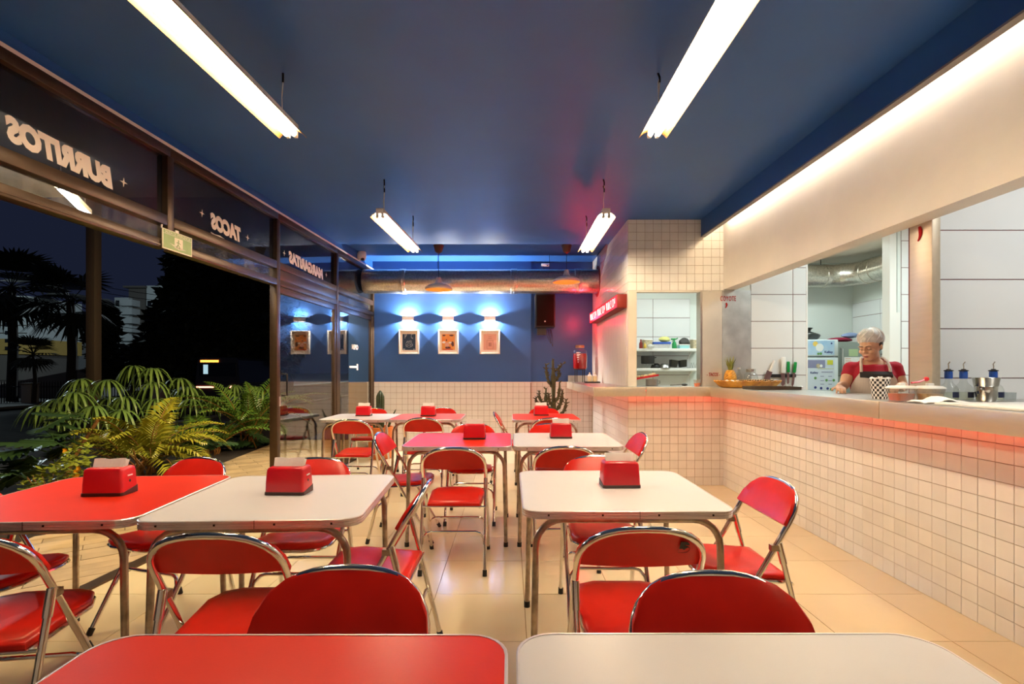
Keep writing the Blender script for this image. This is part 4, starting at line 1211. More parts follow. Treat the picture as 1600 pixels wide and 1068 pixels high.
def knife(name, lab, x, lean, hl, bl, bw, hm, zoff=0, hw=.013):
    t = thing(name, lab, 'knife', (x, YC-.023, 1.238 + zoff)); t.rotation_euler = (0, lean, 0)
    MB().add([(-bw, -.001, .02), (bw*.7, -.001, .02), (bw*.7, -.001, -bl*.8), (-bw*.2, -.001, -bl), (-bw, -.001, -bl*.85), (-bw, .001, .02), (bw*.7, .001, .02), (bw*.7, .001, -bl*.8), (-bw*.2, .001, -bl), (-bw, .001, -bl*.85)],
             [(0, 1, 2, 3, 4), (9, 8, 7, 6, 5), (0, 5, 6, 1), (1, 6, 7, 2), (2, 7, 8, 3), (3, 8, 9, 4), (4, 9, 5, 0)]).build('blade', M_knife, t)
    MB().cbox(-hw, hw, -.010, .008, .018, .02+hl, .006).build('handle', hm, t)
    t['group'] = 'knives on the magnetic strip'
knife('cleaver', 'broad leaning cleaver with a pale handle', 2.92, .35, .13, .13, .038, M_egg, .03)
knife('kitchen_knife', 'wide kitchen knife with a white handle', 3.075, .0, .18, .13, .026, M_white, .01, .024)
knife('kitchen_knife', 'green handled knife, the one beside the white handled knife', 3.13, .0, .12, .12, .016, M_green, .02, .016)
knife('kitchen_knife', 'green handled knife at the end of the strip, tilted', 3.195, .12, .12, .14, .016, M_green, .015, .016)
bt = thing('baking_tray', 'dark flat metal tray on the counter before the knives', 'tray', (2.52, 4.86, C_))
MB().cbox(-.22, .22, -.13, .13, 0, .012, .004).cbox(-.22, .22, -.13, -.122, .012, .028, .002).cbox(-.22, .22, .122, .13, .012, .028, .002).cbox(-.22, -.212, -.122, .122, .012, .028, .002).cbox(.212, .22, -.122, .122, .012, .028, .002).build('tray', mat('brown_grey_metal', (0.16, 0.12, 0.08), 0.35, metal=0.8, var=0.3, vscale=8), bt)
MB().tube([(.22, -.05, .015), (.255, -.05, .015), (.27, -.05, .018)], .016, 10).build('knob', M_steel, bt)
oc = thing('sauce_cup', 'little tub of orange sauce at the counter corner by the hatch', 'cup', (2.08, 5.60, C_))
MB().lathe([(.028, .002), (.034, .04)], n=20).build('sauce', M_orange2, oc)
MB().lathe([(.03, 0), (.040, .078), (.038, .078), (.033, .042)], n=20, cap1=False).build('cup', M_trans, oc)
nb = thing('sticky_note', 'small white paper on the hatch counter beside the sauce cup', 'paper', (1.98, 5.64, C_))
MB().box(-.05, .04, -.025, .025, 0, .004).build('sheet', M_paper, nb)
cc = thing('checkered_cup', 'black and white checkered paper cup on the counter before the woman', 'cup', (2.387, 3.25, C_))
MB().lathe([(.043, 0), (.056, .128), (.054, .128), (.042, .004)], n=32, cap0=True, cap1=True).build('cup', checker_mat('black_white_check', (0.85, 0.80, 0.76), (0.015, 0.012, 0.012), 62), cc, ang=60)
rr = random.Random(8)
m = MB()
for k in range(10):
    a = 2*PI*k/10; m.tube([(.045*math.cos(a), .045*math.sin(a), .11), (.050*math.cos(a+.2), .050*math.sin(a+.2), .134+.008*rr.random())], .008, 5)
m.build('paper_liner', M_paper, cc)
def tub(x, y, w, d, h, sauce, lab):
    t = thing('sauce_tub', lab, 'food container', (x, y, C_))
    m = MB()
    def rr_(k, z): return [(px*k, py*k, z) for px, py in rrect(w, d, .02, 3)]
    MB().rings([rr_(.74, .003), rr_(.80, .03), rr_(.84, .045)], True, True, True).build('sauce', sauce, t)
    m.rings([rr_(.78, 0), rr_(1.0, h), rr_(.97, h), rr_(.76, .004)], True, True, True); m.build('tub', M_trans, t)
    MB().rings([rr_(1.03, h), rr_(1.03, h+.006), rr_(.8, h+.016), rr_(.3, h+.018)], True, True, True).cbox(-.018, .018, -.012, .012, h+.016, h+.032, .004).build('lid', M_white, t)
    return t
t1 = tub(2.345, 3.02, .13, .11, .075, M_orange2, 'sauce tub of orange sauce with a red spoon, beside the checkered cup')
t2 = tub(2.475, 2.97, .12, .11, .075, mat('pale_sauce', (0.75, 0.50, 0.22), 0.4), 'sauce tub of pale sauce against the steel post')
for t in (t1, t2): t['group'] = 'lidded sauce tubs'
sp = thing('red_spoon', 'red plastic spoon lying across the sauce tub lids', 'spoon', (2.40, 2.955, C_+.104))
MB().tube([(-.045, .0, .006), (.0, 0, .012), (.03, 0, .024)], .006, 6).build('handle', M_redplastic, sp)
MB().ell((.042, 0, .028), .016, .012, .014, 12, 8).build('bowl', M_redplastic, sp)
cl = MB()
n = 16; rows = 8
rr = random.Random(5)
vs = []
for j in range(rows):
    for i in range(n):
        u, v = i/(n-1), j/(rows-1)
        z = .004 + .030*math.exp(-((u-.55)/.16)**2)*(.5+.5*math.sin(v*3)) + .012*abs(math.sin(u*9+v*3)) * (.4+.6*v)
        vs.append((-.13+.26*u + .01*math.sin(v*6), -.06+.12*v + .015*math.sin(u*5), z))
fs = [(j*n+i, j*n+i+1, (j+1)*n+i+1, (j+1)*n+i) for j in range(rows-1) for i in range(n-1)]
bot = len(vs); vs += [(x, y, max(0, z-.004)) for x, y, z in vs]
fs += [tuple(bot+q for q in f[::-1]) for f in fs]
rim = [i for i in range(n)] + [j*n+n-1 for j in range(1, rows)] + [(rows-1)*n+i for i in range(n-2, -1, -1)] + [j*n for j in range(rows-2, 0, -1)]
fs += [(rim[k], bot+rim[k], bot+rim[(k+1) % len(rim)], rim[(k+1) % len(rim)]) for k in range(len(rim))]
c = cl.add(vs, fs, True).build('crumpled_cloth', M_paper); c.location = (2.40, 2.82, C_)
tag(c, 'crumpled white cloth on the counter before the sauce tubs', 'cloth')
bkc = thing('back_counter', 'steel shelf counter behind the front worktop under the bottles', 'counter', (0, 0, 0))
MB().box(2.822, 3.9, 1.2, 3.215, CZ-.03, CZ).build('worktop', M_steel, bkc)
MB().box(2.822, 2.83, 1.2, 3.215, .1, CZ-.03).build('front_panel', M_steel, bkc)
def bottle():
    t = thing('liquor_bottle', '', 'bottle')
    MB().lathe([(.044, 0), (.048, .006), (.048, .065), (.040, .085), (.022, .105), (.017, .12), (.016, .145)], n=24, cap1=False).build('glass', M_bottle, t)
    MB().lathe([(.043, .004), (.045, .008), (.045, .050)], n=20).build('spirit', M_spirit, t)
    MB().lathe([(.019, .132), (.0205, .136), (.0205, .172), (.018, .178)], n=18).build('neck_wrap', M_blue, t)
    MB().lathe([(.024, .178), (.024, .184), (.012, .187), (.010, .192)], n=16).build('pourer_collar', M_black, t)
    MB().tube([(0, 0, .19), (.001, 0, .205), (-.002, 0, .222), (.006, -.004, .236)], .0035, 6).build('pourer_spout', M_chrome, t)
    return t
b0 = bottle()
for i, (x, lab) in enumerate(((2.690, 'clear bottle with blue neck and pourer next to the steel post, with dark label'), (2.782, 'clear bottle with blue neck and pourer, second from the steel post'), (2.965, 'clear bottle with blue neck and pourer behind the steel tumbler'))):
    b = b0 if i == 0 else clone(b0)
    b.location = (x, 3.09, C_); b['label'] = lab; b['group'] = 'bottles with blue necks'
    if i == 0:
        m = MB()
        rg = [[(.0486*math.cos(a), .0486*math.sin(a), z) for a in [-1.9+.13*q for q in range(12)]] for z in (.018, .052)]
        vs = rg[0] + rg[1] + [(x*1.012, y*1.012, z) for x, y, z in rg[0]] + [(x*1.012, y*1.012, z) for x, y, z in rg[1]]
        m.add(vs, [(q, q+1, 12+q+1, 12+q) for q in range(11)] + [(24+q+1, 24+q, 36+q, 36+q+1) for q in range(11)], True).build('dark_label', mat('dark_blue_label', (0.012, 0.018, 0.06), 0.5), b)
tm = thing('steel_tumbler', 'stainless steel tumbler standing among the bottles', 'tumbler', (2.835, 3.0, C_))
MB().lathe([(.042, 0), (.045, .004), (.0555, .085), (.0545, .088), (.057, .092), (.0645, .138), (.066, .140), (.063, .139), (.054, .09), (.042, .006)], n=36).build('tumbler', M_chrome, tm)
gt = thing('drinking_glass', 'small clear glass at the picture edge beside the bottles', 'glass', (3.035, 3.06, C_))
MB().lathe([(.028, 0), (.031, .05), (.029, .05), (.026, .006)], n=22).build('glass', M_glass, gt)
wbd = thing('cutting_board', 'white cutting board lying on the near counter', 'cutting board', (2.53, 2.42, C_))
MB().cbox(-.24, .24, -.30, .30, 0, .012, .004).build('board', M_white, wbd)
pn = thing('paper_stack', 'thin stack of white paper sheets at the counter edge', 'paper', (2.42, 2.20+.60, C_))
bpy.data.objects.remove(pn)

# ---------------------------------------------------------------- hatch and shelves
M_clearbag = mat('clear_plastic_bag', (0.82, 0.82, 0.80), 0.25, alpha=0.6, var=0.2, vscale=20)
M_yellow = mat('pale_yellow_bag', (0.72, 0.68, 0.22), 0.5)
M_lidblue = mat('blue_plastic_lid', (0.03, 0.09, 0.45), 0.4)
M_turq = mat('turquoise_plastic', (0.35, 0.70, 0.72), 0.4)
M_beige = mat('beige_food', (0.62, 0.52, 0.34), 0.6, var=0.4, vscale=30)
M_darkbag = mat('dark_grey_bag', (0.05, 0.045, 0.04), 0.5, var=0.3, vscale=10)
shf = []
for zt, lab in ((1.628, 'white wall shelf in the hatch, the upper one with tubs'), (1.330, 'white wall shelf in the hatch, the lower one with pans')):
    s_ = thing('wall_shelf', lab, 'shelf', (2.18, 7.8, zt), group='kitchen wall shelves')
    MB().cbox(-.74, .78, -.20, .199, -.044, 0, .004).build('board', M_white, s_)
    for x in (-.6, .6): MB().tube([(x, .19, -.2), (x, -.1, -.045)], .008, 6).build('bracket', M_white, s_)
U, V = 1.6285, 1.3305
def box_tub(name, lab, cat, x0, x1, y, z, h, body, lid=None, lh=.015, grp='goods on the upper kitchen shelf', d=.14):
    t = thing(name, lab, cat, ((x0+x1)/2, y, z), group=grp)
    w = (x1-x0)
    def rr_(k, zz): return [(a*k, b*k, zz) for a, b in rrect(w, d, .015, 3)]
    MB().rings([rr_(.86, 0), rr_(.98, h-lh), rr_(.98, h-lh+.001)], True, True, True).build('body', body, t)
    if lid: MB().rings([rr_(1.04, h-lh), rr_(1.04, h-.003), rr_(.98, h)], True, True, True).build('lid', lid, t)
    return t
SY = 7.72
def sx(px): return (px-797)*SY/787
box_tub('food_tub', 'squarish tub of pale food at the left end of the upper shelf', 'food container', sx(1004), sx(1018), SY, U, .145, M_beige, M_paper)
box_tub('food_tub', 'low wide clear tub with a blue lid on the upper shelf', 'food container', sx(1019), sx(1046), SY, U, .10, M_trans, M_lidblue, .03)
box_tub('food_tub', 'flat turquoise tub on the upper shelf', 'food container', sx(1059), sx(1076), SY, U, .065, M_turq, M_white)
box_tub('food_tub', 'tall tub with white lid near the right end of the upper shelf', 'food container', sx(1079), sx(1090), SY-.02, U, .145, M_beige, M_white)
box_tub('food_tub', 'small pink tub at the right end of the upper shelf', 'food container', sx(1091.5), sx(1097), SY, U, .07, mat('pink_plastic', (0.7, 0.45, 0.5), 0.5))
def lump(name, lab, cat, c, rx, ry, rz, mt, grp, seed):
    t = thing(name, lab, cat, c, group=grp)
    r = random.Random(seed)
    ph = [r.uniform(0, 6) for _ in range(6)]
    rings = []
    nu, nv = 18, 10
    for j in range(nv+1):
        th = PI*min(max(j, .02), nv-.02)/nv
        row = []
        for i in range(nu):
            a = 2*PI*i/nu
            k = 1 + .10*math.sin(3*a+ph[0]) + .08*math.sin(5*a+ph[1]+th*3) + .07*math.sin(4*th+ph[2]+a)
            row.append((rx*k*math.sin(th)*math.cos(a), ry*k*math.sin(th)*math.sin(a), max(0, rz*(1-math.cos(th))*(1+.05*math.sin(2*a+ph[3])))))
        rings.append(row)
    MB().rings(rings, True, True, True).build('bag', mt, t)
    return t
G1 = 'goods on the upper kitchen shelf'
lump('food_bag', 'pale yellow bag lying on the blue lidded tub', 'bag', (sx(1038), SY, U+.1005), .085, .06, .042, M_yellow, G1, 1)
lump('food_bag', 'clear bag between the green bottle and the turquoise tub', 'bag', (sx(1060), SY+.11, U), .05, .035, .055, M_clearbag, G1, 2)
lump('food_bag', 'knotted clear bag before the squarish tub', 'bag', (sx(1013), SY-.12, U), .05, .03, .032, M_clearbag, G1, 3)
lump('food_bag', 'dark bag lying behind the tall lidded tub', 'bag', (sx(1073), SY+.12, U), .085, .04, .085, M_darkbag, G1, 4)
gb = thing('spray_bottle', 'green bottle with a spray top on the upper shelf', 'bottle', (sx(1051.5), SY-.06, U), group=G1)
MB().lathe([(.03, 0), (.034, .008), (.034, .075), (.014, .11), (.012, .13)], n=18).build('body', mat('green_bottle', (0.02, 0.30, 0.08), 0.3), gb)
MB().cbox(-.05, .02, -.012, .012, .13, .155, .006).tube([(.02, 0, .14), (.055, 0, .16)], .009, 6).tube([(-.02, 0, .13), (-.035, 0, .10)], .005, 6).build('spray_head', M_green, gb)
rb = thing('sauce_bottle', 'dark red sauce bottle at the left end of the upper shelf', 'bottle', (sx(1000), SY-.05, U), group=G1)
MB().lathe([(.024, 0), (.026, .006), (.026, .08), (.012, .105), (.012, .14)], n=16).build('body', mat('dark_red_bottle', (0.22, 0.02, 0.01), 0.3), rb)
yb = thing('mustard_bottle', 'yellow squeeze bottle beside the dark red bottle', 'bottle', (sx(1003.6), SY-.15, U), group=G1)
MB().lathe([(.018, 0), (.02, .006), (.02, .05), (.008, .07), (.005, .085)], n=16).build('body', mat('mustard_plastic', (0.65, 0.42, 0.05), 0.4), yb)
G2 = 'pans on the lower kitchen shelf'
M_pan = mat('black_pan', (0.018, 0.016, 0.015), 0.35)
M_gal = mat('dull_steel_wire', (0.35, 0.34, 0.33), 0.35, metal=1.0)
gl = []
for k in range(4):
    g = thing('jar', 'clear jar carrying the black pot, ' + ['at the hatch post side', 'second from the hatch post', 'second from the bowls', 'nearest the bowls'][k], 'jar', (sx(1004.5+5.2*k), SY, V), group='jars under the black pot')
    MB().lathe([(.020, 0), (.022, .004), (.022, .045), (.016, .052), (.016, .060)], n=14).build('glass', M_bottle, g)
    MB().lathe([(.017, .058), (.017, .064)], n=14).build('lid', M_steel, g)
pt = thing('cooking_pot', 'black cooking pot resting on clear jars', 'pot', (sx(1012), SY, V+.065), group=G2)
MB().lathe([(.085, 0), (.10, .01), (.102, .12), (.108, .124), (.099, .124), (.096, .012)], n=28).build('pot', M_pan, pt)
MB().tube([(.10, 0, .09), (.13, 0, .10), (.13, .03, .10), (.10, .03, .09)], .006, 6).build('handle', M_pan, pt)
for i, (px, w, h, lab, a) in enumerate(((1027, .08, .075, 'dark bowl turned over on the lower shelf', 0), (1036, .085, .07, 'grey bowl turned over on the lower shelf', .1))):
    b = thing('metal_bowl', lab, 'bowl', (sx(px)+.0, SY+(-.07 if i else .08), V), group=G2)
    MB().lathe([(w, 0), (w*1.02, .005), (w*.8, h*.7), (w*.45, h)], n=24).build('bowl', M_pan if i == 0 else M_gal, b)
bx = thing('steel_bin', 'grey steel container standing on the lower shelf', 'food container', (sx(1034), SY+.0, V), group=G2)
bpy.data.objects.remove(bx)
for i, (px, a, lab) in enumerate(((1050.5, .12, 'black plastic tray leaning, the one left on the lower shelf'), (1066, -.12, 'black plastic tray leaning, the one nearer the wire rack'))):
    b = thing('plastic_tray', lab, 'tray', (sx(px), SY-.03, V+.012), group=G2); b.rotation_euler = (0, a, 0)
    def rr_(k, zz): return [(p*k, q*k, zz) for p, q in rrect(.115, .13, .015, 3)]
    MB().rings([rr_(.8, .005), rr_(1.0, .11), rr_(1.03, .112), rr_(.96, .112), rr_(.76, .012)], True, True, True).build('tray', M_pan, b)
wk = thing('wire_rack', 'wire plate rack at the right end of the lower shelf', 'rack', (sx(1086), SY, V), group=G2)
MB().tube([(-.10, -.06, .004), (.10, -.06, .004), (.10, .06, .004), (-.10, .06, .004), (-.10, -.06, .004)], .004, 6).build('base_wire', M_gal, wk)
for k in range(5):
    x = -.08+.04*k
    MB().tube([(x-.018, -.06, .004), (x-.01, -.06, .05), (x, -.06, .085), (x+.01, -.06, .05), (x+.018, -.06, .004)], .003, 6).build('wire_loop', M_gal, wk)
# hatch counter: pot with a red tray of rolls
sp_ = thing('stock_pot', 'grey steel pot in the hatch under the red tray', 'pot', (1.66, 5.90, C_))
MB().lathe([(.068, 0), (.072, .004), (.072, .075), (.076, .078), (.070, .078), (.066, .006)], n=26).build('pot', M_gal, sp_)
MB().tube([(.07, 0, .055), (.095, 0, .06), (.095, 0, .03), (.07, 0, .025)], .005, 6).build('handle', M_gal, sp_)
rt = thing('red_tray', 'red tray of filled rolls tilted on the steel pot', 'tray', (1.575, 5.90, C_+.093)); rt.rotation_euler = (0, -.17, 0)
MB().cbox(-.14, .15, -.075, .075, 0, .008, .003).cbox(-.14, .15, -.075, -.070, .008, .02, .002).cbox(-.14, .15, .07, .075, .008, .02, .002).build('tray', M_redplastic, rt)
for k in range(6):
    b = MB().ell((0, 0, 0), .019, .03, .015, 12, 8).build('bread_roll', mat('pale_roll', (0.75, 0.60, 0.32), 0.6, var=0.3, vscale=30) if k == 0 else bpy.data.materials['pale_roll'])
    x = -.115+.045*k; b.location = (1.575 + x*.985, 5.895 + .012*(k % 2), C_+.093+.0245 + x*.17)
    b.rotation_euler = (0, -.17, .2*k)
    tag(b, 'pale filled roll on the red tray, ' + ['at its low end', 'second from its low end', 'third from its low end', 'third from its raised end', 'second from its raised end', 'at its raised end'][k], 'bread roll', 'rolls on the red tray')
ld = thing('ladle', 'dark ladle lying on the hatch counter near the steel jamb', 'ladle', (2.03, 5.86, C_))
MB().ell((0, 0, .016), .036, .03, .0155, 14, 8).build('bowl', M_pan, ld)
MB().tube([(-.03, .0, .02), (-.10, .04, .012), (-.15, .06, .008)], .005, 6).build('handle', M_pan, ld)

# ---------------------------------------------------------------- kitchen appliances
M_fridge = mat('white_fridge_enamel', (0.66, 0.74, 0.76), 0.25)
M_print1 = mat('blue_sky_sticker', (0.30, 0.52, 0.78), 0.4, var=0.5, vscale=2.5, col2=(0.75, 0.84, 0.88))
M_print2 = mat('pale_blue_sticker', (0.60, 0.68, 0.78), 0.4)
M_lime = mat('lime_sticker', (0.60, 0.62, 0.05), 0.5)
M_navyt = mat('navy_print', (0.02, 0.03, 0.20), 0.5)
M_sun = mat('sun_print', (0.85, 0.60, 0.12), 0.5)
M_whitep = mat('white_print', (0.86, 0.88, 0.88), 0.5)
M_gph = mat('green_print', (0.12, 0.30, 0.08), 0.5)
M_greyp = mat('grey_violet_print', (0.25, 0.26, 0.42), 0.5)
fg = thing('refrigerator', 'white two door refrigerator with product stickers in the kitchen doorway', 'refrigerator', (4.26, 7.30, 0))
MB().cbox(-.30, .30, -.24, .30, .03, 1.727, .012).build('cabinet', M_fridge, fg)
fd = MB().cbox(-.302, .302, -.302, -.243, 1.495, 1.727, .012).build('door', M_fridge, fg)
fd2 = MB().cbox(-.302, .302, -.302, -.243, .06, 1.478, .012).build('door', M_fridge, fg)
for x in (-.26, .2): MB().box(x, x+.05, -.2, .25, 0, .03).build('foot', M_black, fg)
def fs_(parent, mt, x0, x1, z0, z1, lay=0, nm='sticker'):
    return MB().box(x0, x1, -.3035-.0008*(lay+1), -.3025, z0, z1).build(nm, mt, parent)
def disc(parent, mt, x, z, r, lay, nm='printed_disc'):
    n = 20; y = -.3035-.0008*(lay+1)
    vs = [(x+r*math.cos(2*PI*k/n), y, z+r*math.sin(2*PI*k/n)) for k in range(n)] + [(x+r*math.cos(2*PI*k/n), -.3025, z+r*math.sin(2*PI*k/n)) for k in range(n)]
    return MB().add(vs, [tuple(range(n)), tuple(range(2*n-1, n-1, -1))] + [(k, n+k, n+(k+1) % n, (k+1) % n) for k in range(n)]).build(nm, mt, parent)
fs_(fd, M_print1, -.28, .245, 1.510, 1.712)
disc(fd, M_sun, -.02, 1.665, .035, 1); disc(fd, M_whitep, .04, 1.615, .055, 2); disc(fd, M_gph, .055, 1.53, .018, 2); disc(fd, M_gph, .02, 1.528, .016, 3)
disc(fd, M_navyt, .205, 1.672, .012, 1)
text_obj('lettering', 'Kalley', .06, M_navyt, (.165, -.3055, 1.548), (1, 0, 0), (0, 0, 1), fd, fit=(.115, .042), offset=.0015, depth=.0005)
fs_(fd2, M_print2, -.28, .245, 1.02, 1.455)
fs_(fd2, M_greyp, -.28, .115, 1.33, 1.44, 1); disc(fd2, M_beige, .02, 1.36, .03, 2); disc(fd2, M_whitep, .06, 1.36, .02, 3)
fs_(fd2, M_lime, .145, .225, 1.375, 1.44, 1); fs_(fd2, M_lime, .01, .235, 1.318, 1.322, 1)
text_obj('lettering', 'Kalley', .05, M_navyt, (-.035, -.3055, 1.262), (1, 0, 0), (0, 0, 1), fd2, fit=(.11, .040), offset=.001, depth=.0005)
fs_(fd2, M_greyp, .065, .22, 1.268, 1.280, 1, 'printed_line')
for (x, z) in ((.05, 1.21), (.16, 1.21), (.05, 1.15), (.16, 1.15), (.05, 1.10), (.16, 1.10)):
    fs_(fd2, M_greyp, x, x+.05, z, z+.010, 1, 'printed_line')
for x, z, mt in ((-.02, 1.19, M_gph), (-.02, 1.06, M_navyt), (.135, 1.16, M_gph), (.235, 1.16, M_gph), (.06, 1.05, M_navyt), (.15, 1.045, M_navyt), (.2, 1.035, M_gph)):
    disc(fd2, mt, x, z, .018, 2)
M_fgrey = mat('grey_steel_fridge', (0.30, 0.34, 0.31), 0.35, metal=0.6)
f2 = thing('refrigerator', 'tall grey steel refrigerator behind the woman with papers on it', 'refrigerator', (4.99, 7.50, 0))
MB().cbox(-.31, .31, -.25, .30, .04, 1.71, .01).build('cabinet', M_fgrey, f2)
MB().cbox(-.308, .308, -.302, -.253, 1.22-.0, 1.70, .01).build('door', M_fgrey, f2)
MB().cbox(-.308, .308, -.302, -.253, .08, 1.21, .01).build('door', M_fgrey, f2)
MB().tube([(-.265, -.30, 1.25), (-.265, -.34, 1.27), (-.265, -.34, 1.6), (-.265, -.30, 1.62)], .012, 8).build('door_handle', M_steel, f2)
MB().box(-.215, .03, -.3055, -.3025, 1.23, 1.487).build('notice', M_paper, f2)
MB().box(-.15, -.02, -.3055, -.3025, 1.50, 1.60).build('notice', mat('green_notice', (0.45, 0.58, 0.32), 0.6), f2)
for k in range(6): MB().box(-.20, -.12, -.3065, -.3054, 1.46-.03*k, 1.468-.03*k).build('printed_line', M_pink, f2)
for x in (-.28, .22): MB().box(x, x+.05, -.2, .25, 0, .04).build('foot', M_black, f2)
M_bag = mat('black_bin_bag', (0.012, 0.014, 0.012), 0.3, coat=0.3, bump=0.4, bscale=25)
bag = lump('black_bag', 'tied black plastic bag on top of the white refrigerator', 'bag', (4.335, 7.28, 1.728), .125, .11, .062, M_bag, None, 9)
m = MB(); m.rings([[(-.02+r*math.cos(2*PI*i/10)*(1+.2*math.sin(i*3)), r*math.sin(2*PI*i/10), z) for i in range(10)] for r, z in ((.05, .10), (.022, .135), (.028, .155), (.05, .18), (.035, .186))], True, True, True); m.build('knot', M_bag, bag)
rc = lump('folded_cloth', 'crumpled red cloth on top of the grey refrigerator', 'cloth', (4.85, 7.42, 1.711), .17, .12, .034, mat('dark_red_cloth', (0.22, 0.004, 0.03), 0.9), None, 21)
bc = lump('blue_bag', 'grey blue bag lying on the red cloth', 'bag', (5.02, 7.42, 1.772), .115, .09, .040, mat('grey_blue_cloth', (0.22, 0.28, 0.46), 0.8), None, 22)
# kitchen duct with an elbow
kd = thing('kitchen_duct', 'bent galvanized duct below the kitchen ceiling', 'duct', (0, 0, 0))
path = [(3.0, 7.62, 2.72), (4.75, 7.62, 2.72)]
for k in range(1, 8):
    a = PI/2*k/8; path.append((4.75+.42*math.sin(a), 7.62-.42*(1-math.cos(a)), 2.72))
path += [(5.17, 7.1, 2.72), (5.17, 6.0, 2.74)]
secs = [path[0:2], path[1:5], path[4:9], path[8:10], path[9:11]]
for s_ in secs:
    if len(s_) > 1: MB().tube(s_, .168, 28, True).build('duct_section', M_galv, kd)
for p, d in ((path[1], (1, 0, 0)), (path[4], tuple(Vector(path[5])-Vector(path[3]))), (path[8], (0.1, -1, 0)), (path[9], (0, -1, 0))):
    d = Vector(d).normalized(); p = Vector(p)
    MB().tube([p-d*.03, p+d*.03], .176, 28, True).build('duct_joint', M_galv, kd)
for x in (3.6, 4.7): MB().tube([(x, 7.62, 2.88), (x, 7.62, 3.0)], .006, 6).build('hanging_rod', M_screw, kd)

# ---------------------------------------------------------------- the woman at the counter
M_skin = mat('skin', (0.72, 0.42, 0.27), 0.5, var=0.06, vscale=12, subsurf=0.15)
M_shirt = mat('crimson_tshirt', (0.42, 0.006, 0.028), 0.85, var=0.2, vscale=10, bump=0.15, bscale=25)
M_apron = stripe_mat('cream_striped_apron', (0.74, 0.66, 0.60), (0.50, 0.42, 0.38), 46)
M_apronb = mat('black_apron_band', (0.025, 0.020, 0.020), 0.8)
M_net = mat('white_hair_net', (0.90, 0.90, 0.88), 0.8, bump=0.5, bscale=60, alpha=0.80)
M_hair = mat('dark_brown_hair', (0.03, 0.015, 0.010), 0.5)
M_dark = mat('dark_trousers', (0.02, 0.02, 0.025), 0.8)
M_lips = mat('lips', (0.42, 0.12, 0.10), 0.5)
wo = thing('person', 'woman in red t-shirt, striped apron and hair net working behind the counter', 'person', (3.02, 4.20, 0), R(-25))
def lerp(a, b, t): return tuple(a[i]+(b[i]-a[i])*t for i in range(3))
def torso_rings(prof, k=0.0, n=28):
    out = []
    for z, rx, ry, y0 in prof:
        out.append([((rx+k)*math.cos(2*PI*i/n), y0 + (ry+k)*math.sin(2*PI*i/n), z) for i in range(n)])
    return out
PROF = [(.78, .150, .105, .02), (.86, .172, .122, .02), (.95, .168, .120, .01), (1.04, .146, .108, .0), (1.12, .146, .112, -.012), (1.20, .158, .124, -.025), (1.26, .164, .118, -.022), (1.30, .158, .096, -.012), (1.338, .130, .080, -.006), (1.368, .088, .064, -.008), (1.392, .056, .054, -.014)]
ELB = {-1: (-.215, -.100, 1.170), 1: (.196, -.050, 1.165)}
WRI = {-1: (-.275, -.295, 1.166), 1: (.120, -.265, 1.166)}
SHO = {-1: (-.150, -.006, 1.312), 1: (.150, -.006, 1.312)}
body = MB()
body.rings(torso_rings(PROF), True, True, True)
HC = Matrix.Translation((-.028, -.080, 1.497)) @ Matrix.Rotation(R(-36), 4, 'Z') @ Matrix.Rotation(R(18), 4, 'X')
body.tube([(0, -.012, 1.34), (-.008, -.03, 1.42), (-.02, -.05, 1.48)], .052, 16, rfun=lambda t: .056-.006*t)
head = MB()
for c, r in (((0, .012, .022), (.073, .092, .094)), ((0, -.022, -.045), (.057, .066, .066)), ((0, -.064, -.092), (.024, .020, .019)),
             ((0, -.093, -.004), (.0095, .012, .026)), ((0, -.103, -.024), (.0115, .013, .010)), ((.011, -.094, -.027), (.008, .009, .007)), ((-.011, -.094, -.027), (.008, .009, .007)),
             ((.030, -.078, .020), (.026, .012, .008)), ((-.030, -.078, .020), (.026, .012, .008)), ((.038, -.062, -.028), (.022, .022, .022)), ((-.038, -.062, -.028), (.022, .022, .022)),
             ((0, -.084, -.056), (.020, .010, .006)), ((0, -.082, -.066), (.017, .010, .006)),
             ((.074, .012, -.008), (.008, .017, .030)), ((-.074, .012, -.008), (.008, .017, .030)), ((0, .0, -.06), (.045, .05, .05)),
             ((.031, -.076, .002), (.014, .009, .009)), ((-.031, -.076, .002), (.014, .009, .009))):
    head.ell(c, *r, 16, 12)
head.xf(HC)
body.add(head.v, head.f, True)
def limb(pts, rads, n=14):
    m = MB(); L = len(pts)-1
    P_ = []; RR = []
    for k in range(L*5+1):
        t = k/5; i = min(L-1, int(t)); f = t-i
        P_.append(lerp(pts[i], pts[i+1], f)); RR.append(rads[i]+(rads[i+1]-rads[i])*f)
    m.tube(P_, 1, n, True, rfun=lambda t: RR[int(round(t*(len(RR)-1)))])
    return m
